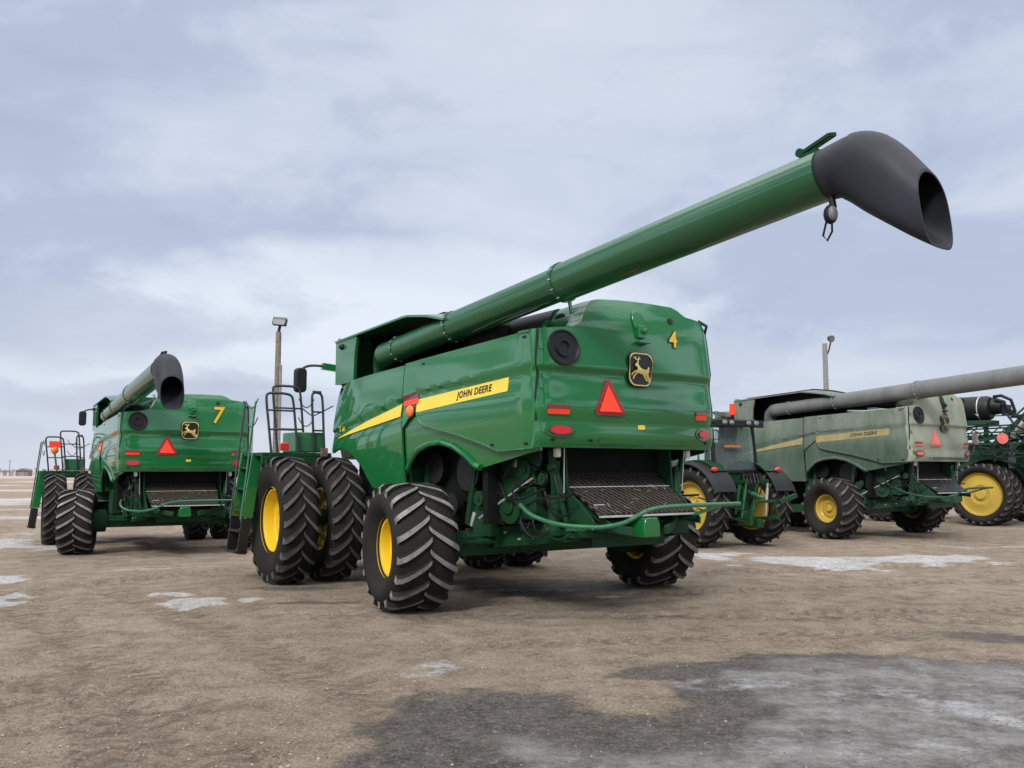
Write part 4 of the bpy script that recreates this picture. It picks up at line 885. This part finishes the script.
# ------------------------------------------------------------------ tractor with rear hitch
def build_tractor():
    random.seed(11)
    root = thing('tractor', 'green tractor showing its rear hitch and yellow wheels, parked beside the dusty combine', 'tractor', (5.02, 21.62, -.03), .56 + PI / 2)
    def P(name, mb, mat, parent=root, **k): return mb.build(name, mat, parent, **k)
    for sg in (1, -1):
        wheel(root, 0, sg * .98, .915, .925, .58, .575, 21, sg, 'yellow_d', 'lug_d', .05 if sg > 0 else -.17)
        wheel(root, 2.75, sg * .90, .665, .675, .46, .34, 18, sg, 'yellow_d', 'lug_d', .06)
        g, b = [], []
        for a in frange(R_(20), R_(165), 16):
            r = 1.03; row = [(-r * math.cos(a) * 1.0, sg * v, .92 + r * math.sin(a) - (.05 if v > 1.2 else 0)) for v in (.62, .80, 1.0, 1.2, 1.30)]
            g.append(row); b.append([(x * .97, y, .92 + (z - .92) * .97) for x, y, z in row])
        fd = P('fender', MB().shell(g, b), 'black')
        gg, bb = [], []
        for a in frange(R_(50), R_(150), 10):
            r = 1.06; row = [(-r * math.cos(a), sg * v, .92 + r * math.sin(a)) for v in (.60, .78, .98)]; gg.append(row); bb.append([(x * .985, y, .92 + (z - .92) * .985) for x, y, z in row])
        P('fender_top', MB().shell(gg, bb), 'green_low', fd)
        P('tail_light', MB().ell((-.68, sg * 1.02, 1.76), (.04, .10, .055)), 'red', fd)
    P('transmission', MB().span((-.35, -.22, .66), (1.5, .22, 1.18)), 'green_low', bevel=.04)
    P('hood', MB().prism([(1.55, 1.15), (3.6, 1.15), (3.65, 1.55), (3.2, 1.85), (1.55, 2.0)], lambda a, b, d: (a, d, b), -.42, .42), 'green', bevel=.05)
    P('axle', MB().cyl((0, -1.0, .92), (0, 1.0, .92), .15, 16), 'green_low'); P('front_axle', MB().span((2.6, -.8, .6), (2.9, .8, .8)), 'green_low')
    cab = P('cab', MB().span((-.32, -.66, 1.22), (1.5, .66, 1.70)), 'green_low', bevel=.04)
    for u, v in ((-.34, .68), (-.34, -.68), (1.35, .66), (1.35, -.66)): P('cab_post', MB().bar((u, v, 1.65), (u * .85 + .06, v * .97, 2.78), .07, .07), 'black', cab)
    P('cab_rail', MB().bar((-.34, -.68, 1.72), (-.34, .68, 1.72), .06, .06), 'black', cab)
    P('cab_glass', MB().prism([(-.62, 1.74), (.62, 1.74), (.58, 2.74), (-.58, 2.74)], lambda a, b, d: (d + (b - 1.7) * .06, a, b), -.335, -.325), 'glass', cab, smooth=0)
    P('side_glass', MB().prism([(-.2, 1.74), (1.25, 1.74), (1.12, 2.74), (-.16, 2.74)], lambda a, b, d: (a, d, b), .645, .655), 'glass', cab, smooth=0)
    P('side_glass', MB().prism([(-.2, 1.74), (1.25, 1.74), (1.12, 2.74), (-.16, 2.74)], lambda a, b, d: (a, d, b), -.655, -.645), 'glass', cab, smooth=0)
    P('seat', MB().span((.3, -.25, 1.7), (.75, .25, 1.86)).span((.22, -.24, 1.86), (.36, .24, 2.4)), 'seat', cab, bevel=.05)
    P('roof', MB().span((-.42, -.70, 2.80), (1.45, .70, 2.93)), 'green_low', cab, bevel=.06)
    lb = MB(); lb.span((-.52, -.76, 2.74), (-.42, .76, 2.90)); P('lamp_bar', lb, 'black', cab, bevel=.02)
    for v in (-.5, -.25, .3, .52): P('work_light', MB().ell((-.53, v, 2.83), (.05, .075, .055)), 'lamp_glass', cab)
    P('beacon', MB().cyl((-.38, .12, 2.96), (-.38, .12, 3.06), .03, 10).cyl((-.38, .12, 3.06), (-.38, .12, 3.28), .065, 14, 1).cyl((-.38, .12, 3.02), (-.38, .12, 3.07), .09, 14, 1), ['black', 'orange_red'], cab)
    P('amber_marker', MB().span((-.40, -.12, 2.26), (-.36, .40, 2.32)), 'amber_dull', cab, bevel=.01)
    P('mirror', MB().bar((.9, -.7, 2.3), (.85, -1.05, 2.25), .03, .03).span((.80, -1.2, 2.0), (.86, -1.0, 2.35)), 'black', cab)
    # rear linkage
    for sg in (1, -1):
        P('lift_arm', MB().bar((-.42, sg * .26, 1.45), (-1.0, sg * .34, 1.50), .05, .08), 'green_low', bevel=.01)
        P('lower_link', MB().bar((-.30, sg * .30, .62), (-1.2, sg * .40, .68), .045, .08), 'green_low', bevel=.01)
        P('lift_rod', MB().cyl((-.98, sg * .34, 1.50), (-.85, sg * .38, .68), .02, 10).cyl((-.95, sg * .35, 1.32), (-.91, sg * .36, 1.08), .032, 10), 'zinc' if sg < 0 else 'green_pale')
        P('lift_cylinder', MB().cyl((-.50, sg * .22, .75), (-.72, sg * .28, 1.42), .035, 12), 'green_pale')
    P('top_link', MB().cyl((-.42, 0, 1.32), (-1.15, 0, 1.12), .035, 10).cyl((-.6, 0, 1.27), (-.95, 0, 1.18), .05, 10), 'green_pale')
    P('hitch_body', MB().span((-.55, -.17, .80), (-.34, .17, 1.50)).span((-.66, -.10, .60), (-.30, .10, .82)).span((-.62, -.14, 1.15), (-.50, .14, 1.40)), 'green_low', bevel=.03)
    P('drawbar', MB().bar((0, 0, .50), (-1.05, 0, .50), .10, .05).span((-1.06, -.09, .46), (-.9, .09, .64)), 'green_low', bevel=.01)
    P('coupler_frame', MB().bar((-1.18, .46, .60), (-1.18, .30, 1.05), .05, .05).bar((-1.18, -.46, .60), (-1.18, -.30, 1.05), .05, .05).bar((-1.18, .32, 1.05), (-1.18, -.32, 1.05), .05, .07).bar((-1.2, -.45, 1.02), (-1.35, -.85, 1.18), .12, .10), 'green_low', bevel=.01)
    for i in range(6):
        v = -.25 + .09 * i; P('hose', MB().tube([(-.60, v, 1.42), (-.78, v * 1.2, 1.62 + .03 * (i % 3)), (-.86, v * 1.3 + .02, 1.45), (-.75, v, 1.05)], .016, 6), 'black')
    P('coupler_block', MB().span((-.70, -.32, 1.42), (-.56, .12, 1.66)), 'black', bevel=.01)
    for z0, z1 in ((1.16, .86), (.92, .62)):
        P('stay_chain', MB().tube([(-1.15, .60, z1), (-1.0, 1.2, lerp(z0, z1, .45) - .02), (-.9, 1.75, z0)], .016, 6), 'black')
build_tractor()

# ------------------------------------------------------------------ folded sprayer at the right edge
def build_sprayer():
    random.seed(21); th = .70
    V = Vector((-math.cos(th), -math.sin(th), 0)); O = Vector((14.80, 29.0, 0)) - V * 1.5
    root = thing('field_sprayer', 'dark green folded field sprayer with a black tank and one large yellow wheel', 'sprayer', (O.x, O.y, 0), th + PI / 2)
    def P(name, mb, mat, parent=root, **k): return mb.build(name, mat, parent, **k)
    for sg in (1, -1):
        for u in (0, 3.3): wheel(root, u, 1.5 if sg > 0 else -1.9, .955, .965, .52, .68, 24, sg, 'yellow_d', 'lug_d', .10)
        if sg > 0: wheel(root, 0, .86, .955, .965, .52, .68, 24, sg, 'yellow_d', 'lug_d', .10)
        P('frame_rail', MB().span((-1.3, sg * .5 - .08, 1.35), (4.2, sg * .5 + .08, 1.65)), 'green_low_d', bevel=.02)
        g, b = [], []
        for a in frange(R_(20), R_(150), 14):
            row = [(-1.10 * math.cos(a), sg * v, .95 + 1.12 * math.sin(a)) for v in (1.22, 1.45, 1.74, 1.78)]; g.append(row); b.append([(x * .97, y, .95 + (z - .95) * .97) for x, y, z in row])
        if sg > 0: P('mud_guard', MB().shell([[(x - .1, y - .75, z + .02) for x, y, z in r] for r in g], [[(x - .1, y - .75, z + .02) for x, y, z in r] for r in b]), 'black')
        P('wheel_leg', MB().bar((0, sg * 1.15, 1.0), (0, sg * .6, 1.6), .22, .18).bar((3.3, sg * 1.15, 1.0), (3.3, sg * .6, 1.6), .22, .18), 'green_low_d', bevel=.02)
    t = MB(); t.tube([(u, .53, 3.72) for u in (-.05, .0, .1, 2.3, 2.4, 2.45)], [.26, .36, .40, .40, .36, .26], 28); tk = P('tank', t, 'black')
    P('tank_strap', MB().tube([(.28, .53, 3.72), (.315, .53, 3.72)], .405, 28), 'zinc', tk)
    P('tank_strap', MB().tube([(1.5, .53, 3.72), (1.56, .53, 3.72)], .41, 28), 'rail_black', tk)
    P('pump', MB().cyl((-.05, .5, 3.78), (-.35, .5, 3.74), .30, 20, r2=.22).span((-.55, .35, 3.45), (-.35, .65, 3.80)).tube([(-.1, .6, 4.08), (-.35, .6, 4.10), (-.62, .55, 3.95), (-.72, .5, 3.55)], .05, 10).tube([(-.2, .75, 3.95), (-.5, .75, 3.9), (-.6, .7, 3.5)], .04, 8), 'black', bevel=.02)
    P('side_shield', MB().span((-2.9, .30, 1.2), (-.62, .42, 2.62)), 'green_low_d', bevel=.02)
    P('tank_cradle', MB().span((-.1, .2, 3.18), (2.4, .86, 3.32)).bar((.2, .5, 1.6), (.2, .5, 3.2), .12, .12).bar((2.2, .5, 1.6), (2.2, .5, 3.2), .12, .12), 'green_low_d', bevel=.01)
    P('solution_tank', MB().span((-.4, -1.1, 1.66), (3.0, .55, 2.62)), 'green_low_d', bevel=.12)
    cb = P('cab', MB().span((3.1, -.75, 1.7), (4.6, .75, 3.1)), 'black', bevel=.08); P('cab_roof', MB().span((3.0, -.82, 3.12), (4.7, .82, 3.3)), 'green_low_d', cb, bevel=.05)
    # folded boom arms: two trussed packs along each side
    for sg, v in ((1, 1.05), (1, .78), (-1, -1.05), (-1, -.78)):
        for z, zz in ((2.55, 2.95),):
            k = MB(); zo = .22 * (abs(v) < .9)
            k.bar((-2.6, v, z + zo), (3.2, v, z + zo), .07, .07); k.bar((-2.6, v, zz + zo), (3.2, v, zz - .1 + zo), .05, .05)
            for i in range(12): k.bar((-2.6 + i * .48, v, z + zo if i % 2 else zz + zo), (-2.12 + i * .48, v, zz + zo if i % 2 else z + zo), .03, .03)
            P('boom_arm', k, 'green_low_d')
    k = MB()
    k.bar((-.2, .7, 2.6), (-1.3, .75, 3.65), .14, .12); k.bar((-1.3, .75, 3.65), (-2.6, .8, 2.9), .10, .10); k.bar((-.8, .2, 2.3), (-1.5, .5, 3.55), .12, .12); k.bar((-1.1, .6, 3.55), (-1.6, 1.2, 3.6), .08, .05); k.bar((-1.2, .8, 3.6), (-2.4, .9, 3.62), .06, .06)
    P('lift_mast', k, 'green_low_d', bevel=.01)
    k = MB(); k.cyl((-.75, .85, 2.75), (-1.2, .9, 3.3), .10, 14); k.cyl((-1.5, .85, 2.8), (-1.62, .9, 3.4), .10, 14); P('lift_cylinder', k, 'zinc')
    P('centre_frame', MB().span((-1.6, -1.1, .95), (-1.2, 1.05, 2.35)).span((-2.2, -.9, 1.3), (-1.6, .7, 2.2)), 'green_low_d', bevel=.03)
    k = MB()
    for i in range(9):
        u = -.6 - .22 * i; k.bar((u, 1.1, 2.5 - .02 * i), (u + .1, .2, 2.62 + .1 * (i % 3)), .035, .035); k.bar((u, .9, 2.3), (u - .1, .95, 2.95), .03, .03)
    k.bar((-.3, 1.25, 2.0), (-1.4, 1.2, 2.75), .05, .05)
    P('boom_linkage', k, 'green_low')
    P('hose', MB().tube([(-.6, .9, 3.5), (-.9, 1.05, 3.1), (-1.3, 1.05, 2.9), (-1.7, 1.0, 3.2)], .035, 8), 'black'); P('hose', MB().tube([(-.3, 1, 2.3), (-.8, 1.1, 2.15), (-1.4, 1.1, 2.3)], .03, 8), 'black')
    r_ = random.Random(8)
    for q in range(26):
        u0, v0, z0 = r_.uniform(-2.3, .8), r_.uniform(.3, 1.35), r_.uniform(2.25, 3.5); a0 = r_.choice((0, 0, .25, 1.0, 2.2)); L_ = r_.uniform(.35, 1.3)
        P(r_.choice(('boom_tube', 'boom_strut')), MB().bar((u0, v0, z0), (u0 - L_ * math.cos(a0), v0 + r_.uniform(-.2, .2), z0 + L_ * .6 * math.sin(a0)), r_.uniform(.03, .09), r_.uniform(.03, .10)), r_.choice(('green_low_d', 'green_low_d', 'green_low', 'black', 'zinc') if q % 3 == 0 else ('green_low_d', 'black')))
    for q in range(9):
        u0, z0 = r_.uniform(-1.8, .4), r_.uniform(2.3, 3.4); P('hose', MB().tube([(u0, 1.2, z0), (u0 - .2, 1.3, z0 - .25), (u0 - .5, 1.25, z0 - .28), (u0 - .8, 1.2, z0 + .05)], .022, 6), 'black')
    P('warning_sign', MB().cyl((-.62, 1.32, 2.70), (-.60, 1.30, 2.70), .17, 20), 'pink_red')
build_sprayer()

# ------------------------------------------------------------------ light poles
def light_pole(label, x, y, h, r, mat, kind):
    o = thing('light_pole', label, 'light pole', (x, y, 0), 0)
    MB().tube([(0, 0, -.3), (0, 0, h * .5), (0, 0, h)], [r * 1.15, r * 1.05, r * .9], 14).build('pole', mat, o)
    if kind == 0:
        MB().tube([(.13, -.13, -.2), (.13, -.13, h * .82)], .05, 8).build('conduit', 'pole_grey', o)
        MB().bar((0, 0, h), (.05, -.03, h + .22), .07, .07).build('bracket', 'black', o)
        f = MB().box((.06, -.10, h + .34), (.48, .18, .27), Matrix.Rotation(R_(-18), 3, 'X') @ Matrix.Rotation(R_(6), 3, 'Y')).build('floodlight', 'rail_black', o, bevel=.03)
        MB().box((.06, -.205, h + .312), (.38, .02, .19), Matrix.Rotation(R_(-18), 3, 'X') @ Matrix.Rotation(R_(6), 3, 'Y')).build('lens', 'lamp_glass', f)
    else:
        MB().tube([(.1, 0, h - .55), (.20, 0, h - .35), (.30, 0, h + .05)], .04, 8).build('bracket', 'black', o)
        f = MB().cyl((.34, -.10, h + .22), (.26, .12, h + .30), .19, 18, r2=.12).build('lamp', 'rail_black', o, bevel=.03); MB().cyl((.345, -.115, h + .215), (.34, -.102, h + .22), .15, 18).build('lens', 'lamp_glass', f)
light_pole('tall weathered wooden light pole with a square floodlight between the two green combines', -7.98, 31.0, 6.42, .105, 'wood', 0)
light_pole('grey pole with a round lamp standing beyond the dusty combine', 15.85, 46.0, 8.1, .13, 'pole_grey', 1)

# ------------------------------------------------------------------ far farmstead and shelter belt on the left horizon
def shed(label, x, y, w, d, h, wall, roof):
    o = thing('farm_shed', label, 'shed', (x, y, 0), R_(12), 'far farm buildings')
    MB().span((-w / 2, -d / 2, 0), (w / 2, d / 2, h)).build('wall', wall, o)
    MB().prism([(-w / 2 - .3, h), (w / 2 + .3, h), (0, h + w * .22)], lambda a, b, q: (a, q, b), -d / 2 - .3, d / 2 + .3).build('roof', roof, o, 0)
    MB().span((-w * .2, -d / 2 - .06, 0), (w * .2, -d / 2 - .01, h * .8)).build('door', 'pole_grey', o)
M['far_wall'] = simple('far_shed_wall', (.24, .17, .14), .9); M['far_roof'] = simple('far_shed_roof', (.16, .13, .12), .9); M['far_white'] = simple('far_white_wall', (.55, .55, .56), .8)
shed('brown shed beside the mast on the left horizon', -139, 262, 3.2, 4, 1.5, 'far_wall', 'far_roof')
shed('small white shed at the left edge of the photo on the horizon', -151, 275, 2.4, 4, 1.3, 'far_white', 'pole_grey')
mast = thing('radio_mast', 'thin mast beside the brown shed on the left horizon', 'mast', (-141.0, 258, 0))
MB().tube([(0, 0, 0), (0, 0, 4.6)], [.14, .09], 6).bar((-.5, 0, 4.2), (.5, 0, 4.2), .08, .08).build('pole', 'wood', mast)
m_, n_, l_, b_ = nt('bare_far_trees'); b_.inputs['Base Color'].default_value = (.20, .185, .18, 1); b_.inputs['Roughness'].default_value = 1
tb = MB(); r = random.Random(5)
for i in range(900):
    x = -700 + i * 1.9 + r.uniform(-1, 1); y = 620 + r.uniform(-14, 14); h = 1.6 + 3.2 * abs(mnoise.noise(Vector((x * .012, 0, 3)))) + r.uniform(0, 1.0); w = h * .55
    tb.tube([(x, y, 0), (x, y, h * .35)], .12, 4)
    for q in range(4):
        cx, cy, cz = x + r.uniform(-w, w) * .7, y + r.uniform(-w, w) * .5, h * r.uniform(.35, .85); s = h * r.uniform(.10, .26)
        tb.add([(cx - s, cy, cz), (cx + s * .3, cy - s, cz - s * .4), (cx + s, cy + s * .3, cz), (cx, cy + s * .2, cz + s * 1.1), (cx - s * .2, cy - s * .2, cz - s * .8)], [(0, 1, 3), (1, 2, 3), (2, 0, 3), (0, 4, 1), (1, 4, 2), (2, 4, 0)])
wb_ = tb.build('far_woods', m_, None, 0); wb_['kind'] = 'stuff'; wb_['label'] = 'low bare shelter belt of far trees along the horizon'; wb_['category'] = 'trees'

# ------------------------------------------------------------------ sky, sun, camera
SUN_EL, SUN_AZ = R_(38), R_(202)      # azimuth clockwise from +Y
w = bpy.data.worlds.new('World'); sc.world = w; w.use_nodes = True
n = w.node_tree.nodes; l = w.node_tree.links; bg = n['Background']; bg.inputs['Strength'].default_value = .1
sky = n.new('ShaderNodeTexSky'); sky.sky_type = 'NISHITA'; sky.sun_disc = False; sky.sun_elevation = SUN_EL; sky.sun_rotation = SUN_AZ; sky.altitude = 500; sky.dust_density = 2
tc = n.new('ShaderNodeTexCoord'); sx = n.new('ShaderNodeSeparateXYZ'); l.new(tc.outputs['Generated'], sx.inputs['Vector'])
def wm(op, a, b=None, clamp=False):
    x = n.new('ShaderNodeMath'); x.operation = op; x.use_clamp = clamp
    for i, s in enumerate((a, b)):
        if s is None: continue
        if isinstance(s, (int, float)): x.inputs[i].default_value = s
        else: l.new(s, x.inputs[i])
    return x.outputs['Value']
def wr(f, a, b, c=0., d=1.):
    x = n.new('ShaderNodeMapRange'); x.interpolation_type = 'SMOOTHSTEP'
    for k, s in (('From Min', a), ('From Max', b), ('To Min', c), ('To Max', d)): x.inputs[k].default_value = s
    l.new(f, x.inputs['Value']); return x.outputs['Result']
def wmix(f, a, b):
    x = n.new('ShaderNodeMix'); x.data_type = 'RGBA'
    l.new(f, x.inputs['Factor']) if not isinstance(f, float) else setattr(x.inputs['Factor'], 'default_value', f)
    for k, s in (('A', a), ('B', b)):
        if isinstance(s, tuple): x.inputs[k].default_value = (*s, 1)
        else: l.new(s, x.inputs[k])
    return x.outputs['Result']
zz = wm('MAXIMUM', sx.outputs['Z'], 0.0); den = wm('ADD', zz, .14)
cb = n.new('ShaderNodeCombineXYZ'); l.new(wm('DIVIDE', sx.outputs['X'], den), cb.inputs['X']); l.new(wm('DIVIDE', sx.outputs['Y'], den), cb.inputs['Y'])
def cn(scale, det, rough, off, dist=0.0, sy=1.0):
    mp = n.new('ShaderNodeMapping'); mp.inputs['Location'].default_value = off; mp.inputs['Scale'].default_value = (1, sy, 1); l.new(cb.outputs['Vector'], mp.inputs['Vector'])
    t = n.new('ShaderNodeTexNoise'); t.inputs['Scale'].default_value = scale; t.inputs['Detail'].default_value = det; t.inputs['Roughness'].default_value = rough; t.inputs['Distortion'].default_value = dist; l.new(mp.outputs['Vector'], t.inputs['Vector']); return t.outputs['Fac']
dz = n.new('ShaderNodeVectorMath'); dz.operation = 'MULTIPLY'; dz.inputs[1].default_value = (1, 1, 2.3); l.new(tc.outputs['Generated'], dz.inputs[0])
def dn(scale, det, rough, off, dist=0.4):
    mp = n.new('ShaderNodeMapping'); mp.inputs['Location'].default_value = off; l.new(dz.outputs['Vector'], mp.inputs['Vector'])
    t = n.new('ShaderNodeTexNoise'); t.inputs['Scale'].default_value = scale; t.inputs['Detail'].default_value = det; t.inputs['Roughness'].default_value = rough; t.inputs['Distortion'].default_value = dist; l.new(mp.outputs['Vector'], t.inputs['Vector']); return t.outputs['Fac']
K = 11.4
def k(c): return tuple(x * K for x in c)
big = dn(1.7, 6, .52, (1.3, .4, 0)); med = dn(4.6, 8, .55, (3.1, 7.2, 0)); fine = cn(.9, 8, .6, (9.7, 2.2, 0), .5, 1.8); pat = dn(7.5, 9, .6, (.2, 4.4, 1.1))
c = wmix(wr(big, .42, .58), k((.430, .495, .640)), k((.565, .625, .745)))
c = wmix(wr(med, .48, .66, 0, .55), c, k((.660, .710, .800)))
c = wmix(wr(med, .47, .33, 0, .50), c, k((.400, .450, .585)))
# openings and banks in the low cloud, placed by bearing and height above the horizon
ypos = wm('MAXIMUM', sx.outputs['Y'], .05)
ax_ = wm('DIVIDE', sx.outputs['X'], ypos); ez_ = wm('DIVIDE', zz, ypos)
wob = wm('MULTIPLY', wm('SUBTRACT', pat, .5), .55); wob2 = wm('MULTIPLY', wm('SUBTRACT', med, .5), .30)
def lobe(a, e, sa, se):
    u = wm('DIVIDE', wm('SUBTRACT', wm('ADD', ax_, wob), a), sa); v = wm('DIVIDE', wm('SUBTRACT', wm('ADD', ez_, wm('MULTIPLY', wob2, .45)), e), se)
    r2 = wm('ADD', wm('MULTIPLY', u, u), wm('MULTIPLY', v, v)); return wr(r2, 1.5, .1)
def paint(c, f, amt, col): return wmix(wm('MULTIPLY', f, amt), c, k(col))
c = paint(c, lobe(-.14, .165, .36, .085), .95, (.740, .795, .880))
c = paint(c, lobe(-.42, .115, .20, .030), .55, (.720, .770, .850))
c = paint(c, lobe(-.47, .165, .22, .050), .55, (.440, .480, .610))
c = paint(c, lobe(-.42, .080, .16, .022), .60, (.490, .520, .640))
c = paint(c, lobe(.12, .48, .30, .10), .50, (.660, .700, .790))
c = paint(c, lobe(.42, .22, .30, .06), .40, (.470, .515, .650))
c = paint(c, lobe(.42, .105, .35, .035), .50, (.640, .675, .770))
c = paint(c, wr(zz, .075, .02), .55, (.640, .670, .755))
# brighter veil overhead; outside the view, dark and bright blotches are added to shape paint reflections
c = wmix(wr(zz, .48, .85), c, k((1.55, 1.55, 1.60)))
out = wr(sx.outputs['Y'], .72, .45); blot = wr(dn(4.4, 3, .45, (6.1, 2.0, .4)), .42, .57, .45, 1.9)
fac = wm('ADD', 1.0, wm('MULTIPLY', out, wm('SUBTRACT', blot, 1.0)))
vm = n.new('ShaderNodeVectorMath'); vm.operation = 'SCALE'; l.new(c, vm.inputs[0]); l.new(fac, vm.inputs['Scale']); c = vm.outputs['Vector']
c = wmix(.08, c, sky.outputs['Color'])
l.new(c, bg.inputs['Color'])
sl = bpy.data.lights.new('sun', 'SUN'); sl.energy = 2.4; sl.angle = R_(14); sl.color = (1.0, .965, .92)
so = bpy.data.objects.new('sun', sl); COL.objects.link(so)
sd_ = Vector((math.sin(SUN_AZ) * math.cos(SUN_EL), math.cos(SUN_AZ) * math.cos(SUN_EL), math.sin(SUN_EL))); so.rotation_euler = sd_.to_track_quat('Z', 'Y').to_euler(); so.location = sd_ * 50

cd = bpy.data.cameras.new('camera'); cam = bpy.data.objects.new('camera', cd); COL.objects.link(cam); sc.camera = cam
F = 915.27; cd.sensor_width = 36; cd.lens = F * 36 / 1024; cd.clip_end = 9000; cd.clip_start = .1
cam.location = (0, 0, 1.7173); cam.rotation_euler = (PI / 2 + math.atan(86.07 / F), 0, 0)
vs_s = sc.view_settings; vs_s.view_transform = 'Standard'; vs_s.look = 'None'; vs_s.exposure = 0; vs_s.gamma = 1
sc.render.film_transparent = False
sc.cycles.max_bounces = 6; sc.cycles.diffuse_bounces = 3; sc.cycles.glossy_bounces = 3; sc.cycles.transmission_bounces = 6; sc.cycles.use_denoising = True; sc.cycles.denoising_prefilter = 'ACCURATE'; sc.cycles.denoising_input_passes = 'RGB_ALBEDO_NORMAL'
